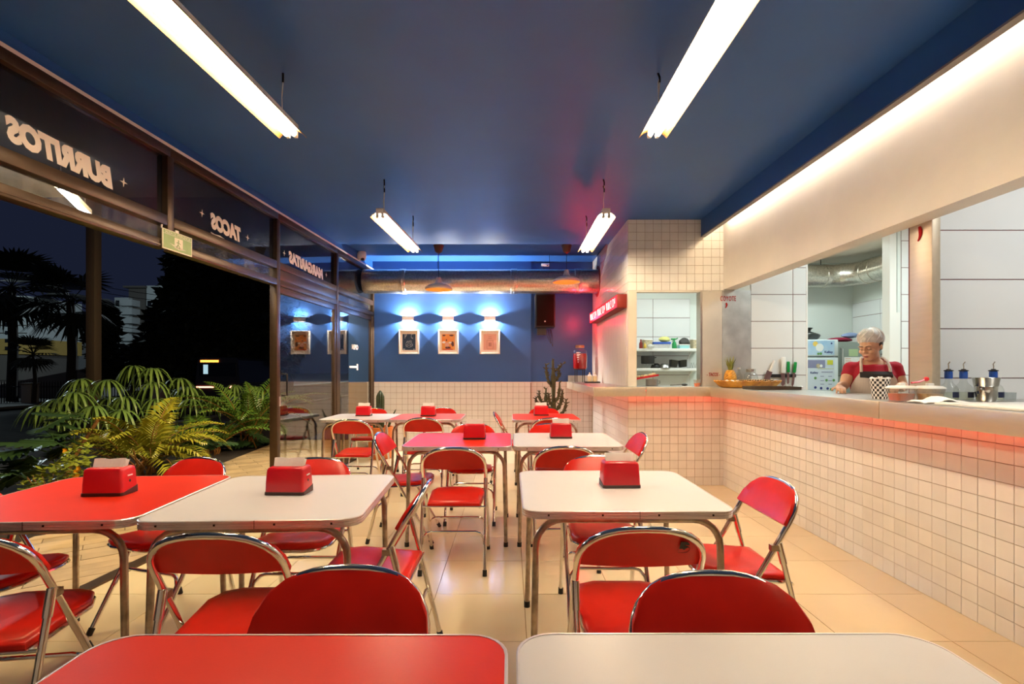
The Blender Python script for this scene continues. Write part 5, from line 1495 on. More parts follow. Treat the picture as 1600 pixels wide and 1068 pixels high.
for s_ in (-1, 1):
    a = limb([SHO[s_], lerp(SHO[s_], ELB[s_], .5), ELB[s_], lerp(ELB[s_], WRI[s_], .35), WRI[s_]], [.050, .047, .038, .041, .026])
    body.add(a.v, a.f, True); body.ell(SHO[s_], .052, .052, .052); body.ell(ELB[s_], .038, .038, .038)
    # hand: palm, four curled fingers, thumb
    d = (Vector(WRI[s_]) - Vector(ELB[s_])).normalized()
    d = (d + Vector((-.25*s_, -.1, -.12))).normalized()
    side = d.cross(Vector((0, 0, 1))).normalized(); up = side.cross(d)
    w = Vector(WRI[s_])
    pal = MB()
    rings = []
    for q, (hw, ht) in enumerate(((.024, .019), (.034, .016), (.039, .014), (.037, .012))):
        c = w + d*(.0 + .027*q)
        rings.append([tuple(c + side*hw*math.cos(2*PI*i/12) + up*ht*math.sin(2*PI*i/12)) for i in range(12)])
    pal.rings(rings, True, True, True); body.add(pal.v, pal.f, True)
    for q, fl in enumerate((.062, .074, .070, .054)):
        b = w + d*.072 + side*(-.028 + .0187*q)
        p1 = b + d*fl*.45 + up*.002; p2 = p1 + d*fl*.3 - up*.014; p3 = p2 + d*fl*.15 - up*.022
        fm = limb([tuple(b), tuple(p1), tuple(p2), tuple(p3)], [.0092, .0088, .0078, .0065], 10)
        body.add(fm.v, fm.f, True)
    tsgn = 1 if s_ < 0 else -1
    b = w + d*.022 + side*tsgn*.022
    p1 = b + d*.026 + side*tsgn*.026 - up*.006; p2 = p1 + d*.030 + side*tsgn*.008 - up*.012
    fm = limb([tuple(b), tuple(p1), tuple(p2)], [.0125, .0105, .0085], 10); body.add(fm.v, fm.f, True)
    lg = limb([(.088*s_, .02, .84), (.095*s_, .0, .46), (.098*s_, .03, .07)], [.088, .056, .036])
    body.add(lg.v, lg.f, True); body.ell((.10*s_, -.04, .036), .042, .115, .036)
bo = body.build('body', M_skin, wo)
md = bo.modifiers.new('join', 'REMESH'); md.mode = 'VOXEL'; md.voxel_size = 0.0052
sm_ = bo.modifiers.new('soften', 'SMOOTH'); sm_.factor = 0.5; sm_.iterations = 4
evaluated(bo)
bo.data.polygons.foreach_set('use_smooth', [True]*len(bo.data.polygons))
if not bo.data.materials: bo.data.materials.append(M_skin)
# t-shirt
sh = MB()
_tr = torso_rings([p for p in PROF if p[0] >= .86][:-1] + [(1.386, .066, .058, -.012)], .009)
for _k, _w in ((-1, .030), (-2, .022)):
    _tr[_k] = [(x, y, z + _w*(y+.012)/.06) for x, y, z in _tr[_k]]
sh.rings(_tr, True, True, True)
for s_ in (-1, 1):
    e = lerp(SHO[s_], ELB[s_], .50)
    t = limb([lerp((0, -.01, 1.325), SHO[s_], .5), SHO[s_], e], [.054, .058, .052]); sh.add(t.v, t.f, True)
    sh.ell(SHO[s_], .061, .061, .061)
so = sh.build('t_shirt', M_shirt, wo)
md = so.modifiers.new('join', 'REMESH'); md.mode = 'VOXEL'; md.voxel_size = 0.007
sm_ = so.modifiers.new('soften', 'SMOOTH'); sm_.factor = 0.5; sm_.iterations = 5
evaluated(so); so.data.polygons.foreach_set('use_smooth', [True]*len(so.data.polygons))
if not so.data.materials: so.data.materials.append(M_shirt)
# trousers and shoes (below the counter)
tr = MB()
tr.rings(torso_rings([p for p in PROF if p[0] <= .96], .012), True, True, True)
for s_ in (-1, 1):
    l = limb([(.088*s_, .02, .86), (.095*s_, .0, .46), (.098*s_, .03, .09)], [.102, .072, .056]); tr.add(l.v, l.f, True)
tr.build('trousers', M_dark, wo)
shs = MB()
for s_ in (-1, 1): shs.ell((.10*s_, -.04, .042), .050, .125, .042)
shs.build('shoes', M_black, wo)
# apron
def prof_at(z):
    for a, b in zip(PROF, PROF[1:]):
        if a[0] <= z <= b[0]:
            t = (z-a[0])/(b[0]-a[0]); return [a[i]+(b[i]-a[i])*t for i in range(1, 4)]
    return list(PROF[0][1:]) if z < PROF[0][0] else list(PROF[-1][1:])
def apron_panel(z0, z1, ang, off, rows=12, colsn=16, scallop=0.0):
    m = MB(); vi = []; vo = []
    for j in range(rows):
        for i in range(colsn):
            u = i/(colsn-1)
            z = z0+(z1-z0)*j/(rows-1)
            if j == 0 and scallop: z -= scallop*math.exp(-((u-.5)/.18)**2)
            rx, ry, y0 = prof_at(z)
            A = ang if not callable(ang) else ang(z)
            a = -PI/2 + (u-.5)*2*A
            for lst, k in ((vi, off), (vo, off+.004)):
                lst.append(((rx+k)*math.cos(a), y0+(ry+k)*math.sin(a) - (.012 if z < 1.0 else 0), z))
    n = len(vi)
    vs = vi + vo; fs = []
    for j in range(rows-1):
        for i in range(colsn-1):
            q = (j*colsn+i, j*colsn+i+1, (j+1)*colsn+i+1, (j+1)*colsn+i)
            fs += [tuple(n+x for x in q), q[::-1]]
    rim = list(range(colsn)) + [j*colsn+colsn-1 for j in range(1, rows)] + [(rows-1)*colsn+i for i in range(colsn-2, -1, -1)] + [j*colsn for j in range(rows-2, 0, -1)]
    fs += [(rim[k], rim[(k+1) % len(rim)], n+rim[(k+1) % len(rim)], n+rim[k]) for k in range(len(rim))]
    return m.add(vs, fs, True)
ap = apron_panel(.70, 1.285, lambda z: R(74) if z < 1.14 else R(74-40*(z-1.14)/.145), .020).build('apron', M_apron, wo)
apron_panel(1.240, 1.29, R(35), .026, rows=6, scallop=.025).build('apron_band', M_apronb, ap)
for s_ in (-1, 1):
    MB().tube([(.098*s_, -.128, 1.283), (.096*s_, -.110, 1.325), (.090*s_, -.066, 1.372), (.075*s_, .0, 1.405), (.06*s_, .045, 1.395)], .011, 8).build('apron_strap', M_apron, ap)
_nf = MB()
for _i in range(11):
    _a0 = -2.9 + .52*_i + .16*math.sin(_i*5.3)
    _p = []
    for _j in range(9):
        _t = _j/8; _th = PI*(.60 - .52*_t); _a = _a0 + 1.1*_t + .08*math.sin(_t*9+_i)
        _p.append((.088*math.sin(_th)*math.cos(_a), .026 + .110*math.sin(_th)*math.sin(_a), .055 + .095*math.cos(_th)*(1 + .30*max(0, math.sin(_a))*math.sin(_th)) - .022*math.sin(_a)*math.sin(_th)))
    _nf.tube(_p, .004, 5, rfun=lambda t: .0012+.0030*math.sin(PI*t))
_nf.xf(HC).build('net_folds', M_paper, wo)
# hair net, hair, brows, eyes, lips
nt_ = MB(); rings = []
for j in range(13):
    th = PI*(.02 + .60*j/12)
    row = []
    for i in range(40):
        a = 2*PI*i/40
        rip = 1.0 + (.050*math.sin(7*a+th*4) + .030*math.sin(13*a-th*3))*min(1, j/3)
        if j >= 11: rip = .985
        row.append((.083*rip*math.sin(th)*math.cos(a), .026 + .104*rip*math.sin(th)*math.sin(a)*(1.08 if math.sin(a) > 0 else .98), .052 + .092*math.cos(th)*(1 + .30*max(0, math.sin(a))*math.sin(th)) + (.022*math.sin(a)*-1)*math.sin(th)))
    rings.append(row)
nt_.rings(rings, True, False, True).xf(HC).build('hair_net', M_net, wo)
MB().ell((0, .032, .045), .079, .098, .088, 18, 12).ell((0, .085, -.028), .048, .038, .042, 14, 10).ell((.066, .02, .012), .016, .03, .03, 10, 8).ell((-.066, .02, .012), .016, .03, .03, 10, 8).xf(HC).build('hair', M_hair, wo)
for s_ in (-1, 1):
    MB().tube([(.012*s_, -.0915, .022), (.030*s_, -.0905, .027), (.050*s_, -.078, .021)], .0024, 6).xf(HC).build('eyebrow', M_hair, wo)
    MB().tube([(.016*s_, -.0865, -.003), (.030*s_, -.0875, -.0065), (.045*s_, -.079, -.003)], .0018, 6).xf(HC).build('eyelash', M_hair, wo)
    MB().ell((.031*s_, -.0775, .001), .0125, .0095, .0075, 12, 8).xf(HC).build('eyelid', M_skin, wo)
MB().ell((0, -.0905, -.0575), .019, .006, .0045, 14, 8).ell((0, -.0885, -.0655), .016, .006, .0045, 14, 8).xf(HC).build('lips', M_lips, wo)
# ---------------------------------------------------------------- outside
M_paver = mat('tan_walkway_plank', (0.52, 0.38, 0.22), 0.55, var=0.25, vscale=4, rnd=0.2)
M_pavegr = mat('dark_walkway_joint', (0.035, 0.022, 0.012), 0.9)
M_asphalt = mat('dark_asphalt', (0.022, 0.022, 0.024), 0.95, var=0.3, vscale=3, spec=0.02)
M_kerb = mat('pale_kerb_concrete', (0.10, 0.10, 0.09), 0.9)
def bed_x(y): return -3.70 - 0.10*(y - 3.7)
walk = [(wall_x(1.2)-.06, 1.2), (wall_x(9.6)-.06, 9.6), (bed_x(9.6), 9.6), (bed_x(1.2), 1.2)][::-1]
wk_ = struct('walkway_outside', 'tan plank paved walkway between the windows and the plants', mesh=MB().prism(walk, -.12, -.012).mesh('walkway_outside', M_pavegr))
ca, sa = math.cos(R(38)), math.sin(R(38))
for i in range(-30, 40):
    for j in range(-40, 60):
        u0, v0 = i*.50 + (.25 if j % 2 else 0), j*.125
        q = [(u0, v0), (u0+.495, v0), (u0+.495, v0+.120), (u0, v0+.120)]
        q = [(-3.2 + a*ca - b*sa, 5 + a*sa + b*ca) for a, b in q]
        q = clip(q, 1, -WS, WX0-.062); q = clip(q, -1, -.10, 3.70 - .37); q = clip(q, 0, -1, -1.9); q = clip(q, 0, 1, 9.4)
        if len(q) < 3 or poly_area(q) < .004: continue
        cx = sum(p[0] for p in q)/len(q); cy = sum(p[1] for p in q)/len(q)
        o = link('paver_plank', MB().prism([(p[0]-cx, p[1]-cy) for p in q], -.03, 0).mesh('paver_plank', M_paver), wk_)
        o.location = (cx, cy, -.002 + rng.uniform(-.0015, .0015))
bed = struct('ground_planting_bed', 'dark soil of the planting bed outside', mesh=MB().prism([(bed_x(0), 0), (bed_x(16), 16), (-8.2, 16), (-8.2, 0)][::-1], -.2, -.02).mesh('ground_planting_bed', M_soil))
struct('ground_kerb', 'concrete kerb at the street edge', mesh=MB().box(-8.45, -8.2, -2, 40, -.2, .02).mesh('ground_kerb', M_kerb))
struct('ground_street', 'dark asphalt street', mesh=MB().box(-17.5, -8.45, -10, 140, -.3, -.1).mesh('ground_street', M_asphalt))
struct('ground_far', 'dark ground beyond the street', mesh=MB().box(-140, -17.5, -10, 200, -.35, -.05).box(-8.2, 40, 16, 200, -.35, -.05).mesh('ground_far', M_soil))
struct('ground_pavement', 'pavement across the street', mesh=MB().box(-19.5, -17.5, -10, 140, -.2, .03).mesh('ground_pavement', M_kerb))
# exterior canopy above the door with its tube light
M_soffit = mat('grey_soffit', (0.40, 0.39, 0.37), 0.8, var=0.3, vscale=3)
can = struct('ceiling_outside_canopy', 'grey soffit of the canopy outside the windows', mesh=MB().prism([(wall_x(1.0)-.1, 1.0), (wall_x(4.55)-.1, 4.55), (-4.3, 4.55), (-4.3, 1.0)][::-1], 2.86, 2.98).mesh('ceiling_outside_canopy', M_soffit))
ol = thing('outside_tube_light', 'bare cold tube light under the canopy seen through the low pane', 'ceiling light', (-3.32, 3.83, 2.565), math.atan2(.35, .67))
MB().cbox(-.025, .025, -.40, .40, .03, .07, .004).build('housing', M_white, ol)
MB().tube([(0, -.36, .012), (0, .36, .012)], .014, 12).build('fluorescent_tube', glow('cold_tube_glow', (0.86, 0.95, 1.0), 22.0), ol)
MB().tube([(0, -.385, .012), (0, -.36, .012)], .016, 10).build('end_cap', M_white, ol)
MB().tube([(0, .36, .012), (0, .385, .012)], .016, 10).build('end_cap', M_white, ol)
for y in (-.3, .3): MB().tube([(0, y, .07), (0, y, .295)], .005, 6).build('hanger', M_screw, ol)
# street side post
po = thing('steel_post', 'square steel post standing beyond the plants', 'post', (-7.44, 9.0, -.05), R(0))
MB().cbox(-.08, .08, -.08, .08, 0, 4.8, .01).build('shaft', mat('brown_painted_steel', (0.07, 0.05, 0.034), 0.5), po)
MB().cbox(-.14, .14, -.14, .14, 0, .03, .005).build('base_plate', M_kerb, po)

# plants
def leafmat(name, c, c2, rough=0.4):
    return mat(name, c, rough, var=0.4, vscale=6, col2=c2)
M_areca = leafmat('yellow_green_palm_leaf', (0.30, 0.27, 0.020), (0.16, 0.20, 0.015))
M_areca2 = leafmat('green_palm_leaf', (0.11, 0.20, 0.025), (0.06, 0.14, 0.02))
M_cyp = leafmat('fresh_green_leaf', (0.16, 0.26, 0.06), (0.09, 0.18, 0.04))
M_mon = leafmat('dark_glossy_leaf', (0.03, 0.07, 0.022), (0.02, 0.045, 0.015), 0.3)
M_bush = leafmat('lime_bush_leaf', (0.26, 0.30, 0.03), (0.12, 0.17, 0.015))
M_stem = mat('orange_palm_stem', (0.30, 0.13, 0.03), 0.5, var=0.3, vscale=10)
M_flower = mat('yellow_orange_petal', (0.85, 0.38, 0.01), 0.5)
def frond(r, L, e0, e1, nl, ll, lw_, az):
    """arching rachis with two rows of leaflets; returns leaf and stem builders"""
    lf, st = MB(), MB()
    pts = [Vector((0, 0, 0))]
    N = 14
    for k in range(N):
        t = k/(N-1); e = e0 + (e1-e0)*t**1.3
        pts.append(pts[-1] + Vector((math.cos(e)*math.cos(az), math.cos(e)*math.sin(az), math.sin(e)))*L/N)
    st.tube(pts, .006, 5, rfun=lambda t: .009*(1-t*.8))
    for k in range(nl):
        t = .22 + .78*k/(nl-1)
        f = t*N; i = min(N-1, int(f)); p = pts[i].lerp(pts[i+1], f-i)
        tg = (pts[i+1]-pts[i]).normalized()
        sd = tg.cross(Vector((0, 0, 1)))
        if sd.length < .05: sd = Vector((math.sin(az), -math.cos(az), 0))
        sd.normalize(); up = sd.cross(tg)
        l_ = ll*(math.sin(PI*min(1, .18+.80*t))**.7)
        for s_ in (-1, 1):
            d = (tg*.62 + sd*s_*.75 + up*.28 + Vector((r.uniform(-.1, .1), r.uniform(-.1, .1), r.uniform(-.1, .1)))).normalized()
            n = d.cross(up).normalized()*lw_
            a = p; b = p + d*l_*.5 + up*.01; c = p + d*l_ - Vector((0, 0, l_*.28))
            lf.add([a - n*.3, a + n*.3, b + n, b - n, c], [(0, 1, 2, 3), (3, 2, 4)], True)
    return lf, st
def areca(name, lab, loc, n, L, mt, seed, e=(1.45, .5), grp=None, ll=.30):
    t = thing(name, lab, 'plant', loc, group=grp)
    r = random.Random(seed)
    sm = MB()
    for k in range(n):
        az = 2*PI*k/n*2.4 + r.uniform(-.3, .3)
        l_ = L*r.uniform(.75, 1.1); e0 = r.uniform(e[1]+.25, e[0]); e1 = e0 - r.uniform(1.0, 1.9)
        lf, st = frond(r, l_, e0, e1, 26, ll*r.uniform(.8, 1.1), .013, az)
        b = Vector((r.uniform(-.14, .14), r.uniform(-.14, .14), r.uniform(0.0, .1)))
        o = lf.build('frond', mt, t); o.location = b
        s_ = st.build('rachis', M_stem, o)
        sm.tube([(b.x*.8, b.y*.8, -.02), tuple(b)], .012, 6)
    sm.build('stem', M_stem, t)
    return t
def umbrella_plant(name, lab, loc, stems, seed, hmax, grp=None):
    t = thing(name, lab, 'plant', loc, group=grp)
    r = random.Random(seed)
    st = MB()
    for k, (dx, dy, h) in enumerate(stems):
        top = Vector((dx, dy, h))
        st.tube([(dx*.5, dy*.5, -.02), (dx*.8, dy*.8, h*.5), tuple(top)], .007, 6)
        lf = MB()
        n = 17
        for q in range(n):
            az = 2*PI*q/n + r.uniform(-.12, .12); L = r.uniform(.30, .42); w = .0135
            d = Vector((math.cos(az), math.sin(az), 0)); s_ = Vector((-math.sin(az), math.cos(az), 0))
            pr = Vector((0, 0, 0)); prev = None
            rise = r.uniform(.15, .5)
            vs = []; fs = []
            for j in range(6):
                u = j/5
                p = d*L*u*(1-.18*u) + Vector((0, 0, L*(rise*u - 1.15*u*u)))
                ww = w*(.5+.8*math.sin(PI*min(1, .15+.8*u)))*(1 if j < 5 else .15)
                vs += [p - s_*ww, p + s_*ww]
                if j: fs.append((2*j-2, 2*j-1, 2*j+1, 2*j))
            lf.add(vs, fs, True)
        o = lf.build('leaf_whorl', M_cyp, t); o.location = top
    st.build('stem', M_areca2, t)
    return t
def gnd(px, py, z=0.0):
    Y = F*(EYE - z)/(py - CY); return ((px-CX)*Y/F, Y)
def aty(px, Y): return (px-CX)*Y/F
areca('areca_palm', 'large yellow green palm directly behind the red napkin dispenser table', (aty(225, 6.4), 6.4, -.02), 30, 1.18, M_areca, 3, e=(1.35, .35))
areca('areca_palm', 'green feathery palm beside the dark door post', (aty(392, 8.6), 8.6, -.02), 20, 1.45, M_areca2, 5, e=(1.5, .7), grp=None)
areca('areca_palm', 'low green palm between the yellow palm and the door post palm', (aty(330, 7.9), 7.9, -.02), 12, .95, M_areca2, 6, e=(1.3, .5))
r_ = random.Random(2)
def um(Y, lst): return [(aty(px, Y) - 0, 0, EYE - (py-CY)*Y/F) for px, py in lst]
def um_plant(lab, Y, cx, tips, seed):
    X0 = aty(cx, Y)
    st = [(aty(px, Y) - X0, r_.uniform(-.25, .25), EYE - (py-CY)*Y/F) for px, py in tips]
    return umbrella_plant('umbrella_plant', lab, (X0, Y, -.02), st, seed, 1.4)
um_plant('tall umbrella leaved plant with drooping narrow leaves behind the yellow palm', 7.6, 200, [(192, 570), (222, 574), (147, 590), (185, 592), (228, 596), (120, 606), (165, 620), (205, 618), (240, 622)], 1)
um_plant('umbrella leaved plant with long narrow leaves over the dark slope leaves', 6.9, 112, [(112, 612), (88, 622), (115, 640), (150, 632), (70, 632), (180, 640)], 2)
um_plant('single drooping umbrella leaved plant before the parked car', 8.2, 268, [(265, 590), (280, 604), (300, 622)], 3)
um_plant('umbrella leaved plant next to the dark door post', 9.4, 385, [(368, 600), (402, 602), (420, 606), (345, 618)], 4)
# split leaf plant: large notched leaves, each a part
def split_leaf(L, W):
    m = MB()
    left, right = [], []
    n = 7
    pts = []
    for s_ in (-1, 1):
        side = []
        for k in range(n+1):
            t = k/n
            w = W*math.sin(PI*min(1, .12+.86*t))**.8
            side.append((s_*w, L*t + .10*L*(w/W), -.10*w))
            if k < n: side.append((s_*w*.45, L*(t+.75/n), -.02*w))
        pts.append(side)
    for s_, side in zip((-1, 1), pts):
        mid = [(0, max(0, min(L, p[1]-.08*L)), .012) for p in side]
        vs = side + mid
        k = len(side)
        fs = [(i, i+1, k+i+1, k+i) if s_ < 0 else (i, k+i, k+i+1, i+1) for i in range(k-1)]
        m.add(vs, fs, True)
    m.tube([(0, -.25*L, -.05), (0, 0, .012), (0, L*.98, .014)], .008, 5, rfun=lambda t: .009*(1-.7*t))
    return m
sl = thing('split_leaf_plant', 'dark split leaf plant spilling down at the street side of the palms', 'plant', (aty(95, 5.6), 5.6, -.02))
leafm = [split_leaf(L, W).mesh('leaf', M_mon) for L, W in ((.46, .17), (.38, .15), (.32, .13))]
for k in range(26):
    t = k/25
    px = 125 - 105*t + r_.uniform(-18, 22); py = 655 + 95*t + r_.uniform(-12, 12)
    Y = 5.9 - 1.1*t + r_.uniform(-.2, .2)
    o = link('leaf', leafm[k % 3], sl)
    o.location = (aty(px, Y) - sl.location.x, Y - 5.6, EYE-(py-CY)*Y/F + .02)
    o.rotation_euler = (r_.uniform(-.6, .2), r_.uniform(-.4, .4), R(100) + r_.uniform(-.9, .9))
MB().tube([(0, 0, 0), (.1, .1, .4), (.25, .2, .75)], .02, 6).build('stem', M_stem, sl)
sl2 = thing('split_leaf_plant', 'dark broad leaved plant at the foot of the palm by the door post', 'plant', (aty(330, 8.0), 8.0, -.02))
for k in range(24):
    px = r_.uniform(300, 425); Y = 8.4 + (px-330)/100*.9 - r_.uniform(.1, .5); z = r_.uniform(.05, .48)
    o = link('leaf', leafm[k % 3], sl2)
    o.location = (aty(px, Y) - sl2.location.x, Y - 8.0, z)
    o.rotation_euler = (r_.uniform(-.5, .5), r_.uniform(-.5, .5), r_.uniform(0, 6.28))
MB().tube([(0, 0, 0), (.05, .05, .25), (.1, .1, .4)], .02, 6).build('stem', M_stem, sl2)
sl3 = thing('split_leaf_plant', 'dark leaved plant under the yellow palm, door side', 'plant', (aty(295, 6.9), 6.9, -.02))
for k in range(12):
    px = r_.uniform(268, 330); Y = 6.8 + r_.uniform(-.2, .3); z = r_.uniform(.08, .45)
    o = link('leaf', leafm[k % 3], sl3)
    o.location = (aty(px, Y) - sl3.location.x, Y - 6.9, z); o.rotation_euler = (r_.uniform(-.5, .5), r_.uniform(-.5, .5), r_.uniform(3.4, 6.0))
MB().tube([(0, 0, 0), (.05, .05, .25)], .02, 6).build('stem', M_stem, sl3)
fb = thing('flowering_bush', 'lime green bush with yellow flowers beside the open doorway', 'plant', (aty(85, 5.0), 5.0, -.02))
m = MB()
for k in range(900):
    px = r_.uniform(35, 140); base = 760 - 70*((px-35)/105)
    py = base + r_.uniform(-8, 70)
    Y = 5.0 + r_.uniform(-.35, .35)
    p = Vector((aty(px, Y) - fb.location.x, Y - 5.0, max(.02, EYE-(py-CY)*Y/F)))
    a = r_.uniform(0, 6.28); e = r_.uniform(-.5, .7); d = Vector((math.cos(a)*math.cos(e), math.sin(a)*math.cos(e), math.sin(e)))
    s_ = d.cross(Vector((r_.uniform(-.3, .3), r_.uniform(-.3, .3), 1))).normalized()
    L = r_.uniform(.05, .085)
    m.add([p, p+d*L*.5+s_*L*.35, p+d*L, p+d*L*.5-s_*L*.35], [(0, 1, 2, 3)])
m.build('leaves', M_bush, fb)['kind'] = 'stuff'
m = MB()
for k in range(14):
    a = 2*PI*k/14; m.tube([(0, 0, 0), (.15*math.cos(a), .1*math.sin(a), .15), (.22*math.cos(a), .18*math.sin(a), .28)], .004, 5)
m.build('stem', M_stem, fb)
for px, py in ((120, 733), (118, 742), (124, 728), (122, 738), (103, 700)):
    Y = 4.75
    m = MB()
    for q in range(5):
        a = 2*PI*q/5; d = Vector((math.cos(a), -.5, math.sin(a))).normalized(); s_ = Vector((-math.sin(a), 0, math.cos(a)))
        m.add([Vector((0, 0, 0)), d*.018+s_*.012, d*.032, d*.018-s_*.012], [(0, 1, 2, 3)])
    o = m.build('flower', M_flower, fb); o.location = (aty(px, Y)-fb.location.x, Y-5.0, EYE-(py-CY)*Y/F)

# ---------------------------------------------------------------- across the street
M_silh = mat('dark_tree_leaf', (0.022, 0.028, 0.012), 0.7, var=0.4, vscale=1.5)
M_trunk = mat('dark_trunk', (0.03, 0.022, 0.015), 0.9)
M_wallp = mat('street_wall_render', (0.16, 0.14, 0.13), 0.9, var=0.2, vscale=2)
M_iron = mat('dark_iron_fence', (0.012, 0.012, 0.014), 0.6)
def P3(px, py, Y): return Vector((aty(px, Y), Y, EYE-(py-CY)*Y/F))
def tree(lab, blobs, Y, trunk, n, size, seed, name='tree'):
    r = random.Random(seed)
    bx = trunk[0]; X0 = aty(bx, Y)
    t = thing(name, lab, 'tree', (X0, Y, -.1))
    m = MB()
    for (px, py, rx, ry) in blobs:
        c = P3(px, py, Y); sx_, sz_ = rx*Y/F, ry*Y/F
        for k in range(int(n*rx*ry/3000)+60):
            while True:
                q = Vector((r.uniform(-1, 1), r.uniform(-1, 1), r.uniform(-1, 1)))
                if q.length < 1: break
            q = q.normalized()*q.length**.4
            p = Vector((c.x - X0 + q.x*sx_, q.y*sx_*.8, c.z + .1 + q.z*sz_))
            d = Vector((r.uniform(-1, 1), r.uniform(-1, 1), r.uniform(-1, .4))).normalized(); s_ = d.cross(Vector((r.uniform(-1, 1), r.uniform(-1, 1), 1))).normalized()
            L = size*r.uniform(.6, 1.3)
            m.add([p, p+d*L*.5+s_*L*.3, p+d*L, p+d*L*.5-s_*L*.3], [(0, 1, 2, 3)])
    m.build('crown', M_silh, t)['kind'] = 'stuff'
    top = P3(trunk[0], trunk[1], Y)
    tm = MB().tube([(0, 0, -.1), (.1, 0, top.z*.5), (0, 0, top.z)], .2, 8, rfun=lambda t_: trunk[2]*Y/F*(1-.4*t_))
    tm.build('trunk', M_trunk, t)
    return t
tree('huge dark tree standing behind the parked vehicle', [(340, 470, 75, 75), (300, 520, 60, 60), (400, 430, 70, 60), (330, 410, 60, 40), (410, 520, 60, 70), (260, 560, 45, 40), (345, 560, 70, 40), (365, 395, 60, 25)], 24, (350, 560, 8), 4600, .5, 1)
tree('dark round tree behind the street fence beside the centre apartment block', [(162, 520, 18, 50), (225, 562, 36, 26), (195, 578, 45, 16)], 26, (205, 580, 4), 4000, .5, 2)
def fan_palm(lab, px, py_base, py_top, Y, seed, nf=20, L=1.1, tw=6):
    r = random.Random(seed)
    X0 = aty(px, Y); t = thing('fan_palm', lab, 'tree', (X0, Y, -.1))
    zt = EYE-(py_top-CY)*Y/F + .1
    MB().tube([(0, 0, -.1), (.08, 0, zt*.5), (0, 0, zt)], .2, 8, rfun=lambda t_: tw*Y/F*(1-.25*t_)).build('trunk', M_trunk, t)
    for k in range(nf):
        az = r.uniform(0, 6.28); e = r.uniform(-1.0, 1.2)
        d = Vector((math.cos(az)*math.cos(e), math.sin(az)*math.cos(e), math.sin(e)))
        s_ = d.cross(Vector((0, 0, 1))).normalized(); u_ = s_.cross(d)
        b = Vector((0, 0, zt)) + d*L*.5
        m = MB(); m.tube([(0, 0, zt), tuple(b)], .02, 4)
        for q in range(13):
            a = -1.3+2.6*q/12
            dd = (d*math.cos(a)+s_*math.sin(a)).normalized(); pp = b + dd*L*.9 - Vector((0, 0, .18*L)); n_ = dd.cross(u_)*.05*L
            m.add([b, b+dd*L*.5+n_, pp, b+dd*L*.5-n_], [(0, 1, 2, 3)])
        m.build('frond', M_silh, t)
    return t
fan_palm('tall dark fan palm with trunk left of the steel post', 110, 640, 470, 21, 3, 26, 1.5, 7)
fan_palm('dark fan palm crown at the upper picture edge', 18, 640, 448, 22, 4, 28, 1.7, 7)
fan_palm('small dark palm in front of the fence pillar', 52, 600, 552, 19.5, 5, 14, .7, 3)
# fence and wall
fw = thing('boundary_wall', 'pale low wall rising behind the iron street fence', 'wall', (0, 0, 0))
a, b = P3(-60, 612, 25), P3(150, 572, 25); c = P3(150, 640, 25); d = P3(-60, 640, 25)
MB().add([a, b, (c.x, c.y, -.1), (d.x, d.y, -.1)] + [Vector(q)+Vector((0, .25, 0)) for q in (a, b, Vector((c.x, c.y, -.1)), Vector((d.x, d.y, -.1)))], [(3, 2, 1, 0), (4, 5, 6, 7), (0, 1, 5, 4), (1, 2, 6, 5), (3, 0, 4, 7)]).build('wall_panel', M_wallp, fw)
MB().box(aty(195, 25), aty(330, 25), 25, 25.3, -.1, EYE-(610-CY)*25/F).build('wall_panel', M_wallp, fw)
fe = thing('iron_fence', 'dark iron bar fence along the far side of the street', 'fence', (0, 0, 0))
FY = 20.0
x0, x1 = aty(-20, FY), aty(250, FY)
zt, zb = EYE-(600-CY)*FY/F, EYE-(640-CY)*FY/F
n = 62
for k in range(n):
    x = x0+(x1-x0)*k/(n-1)
    MB().box(x-.012, x+.012, FY-.012, FY+.012, zb, zt+.05).add([(x-.012, FY-.012, zt+.05), (x+.012, FY-.012, zt+.05), (x+.012, FY+.012, zt+.05), (x-.012, FY+.012, zt+.05), (x, FY, zt+.16)], [(0, 1, 4), (1, 2, 4), (2, 3, 4), (3, 0, 4)]).build('bar', M_iron, fe)
MB().box(x0, x1, FY-.02, FY+.02, zt-.12, zt-.08).build('rail', M_iron, fe)
MB().box(x0, x1, FY-.02, FY+.02, zb+.12, zb+.16).build('rail', M_iron, fe)
MB().box(x0, x1, FY-.08, FY+.1, -.1, zb).build('plinth', M_wallp, fe)
for i, px in enumerate((47, 246)):
    pp = thing('fence_pillar', ['pale square fence pillar between the iron fence bays', 'pale square fence pillar seen past the single umbrella plant'][i], 'pillar', (aty(px, FY-.3), FY-.3, -.1))
    MB().cbox(-.19, .19, -.18, .18, 0, zt+.1, .01).build('shaft', mat('pale_pillar_render%d' % i, (0.30, 0.28, 0.26), 0.8), pp)
    MB().cbox(-.22, .22, -.21, .21, zt+.1, zt+.16, .01).build('cap', M_wallp, pp)
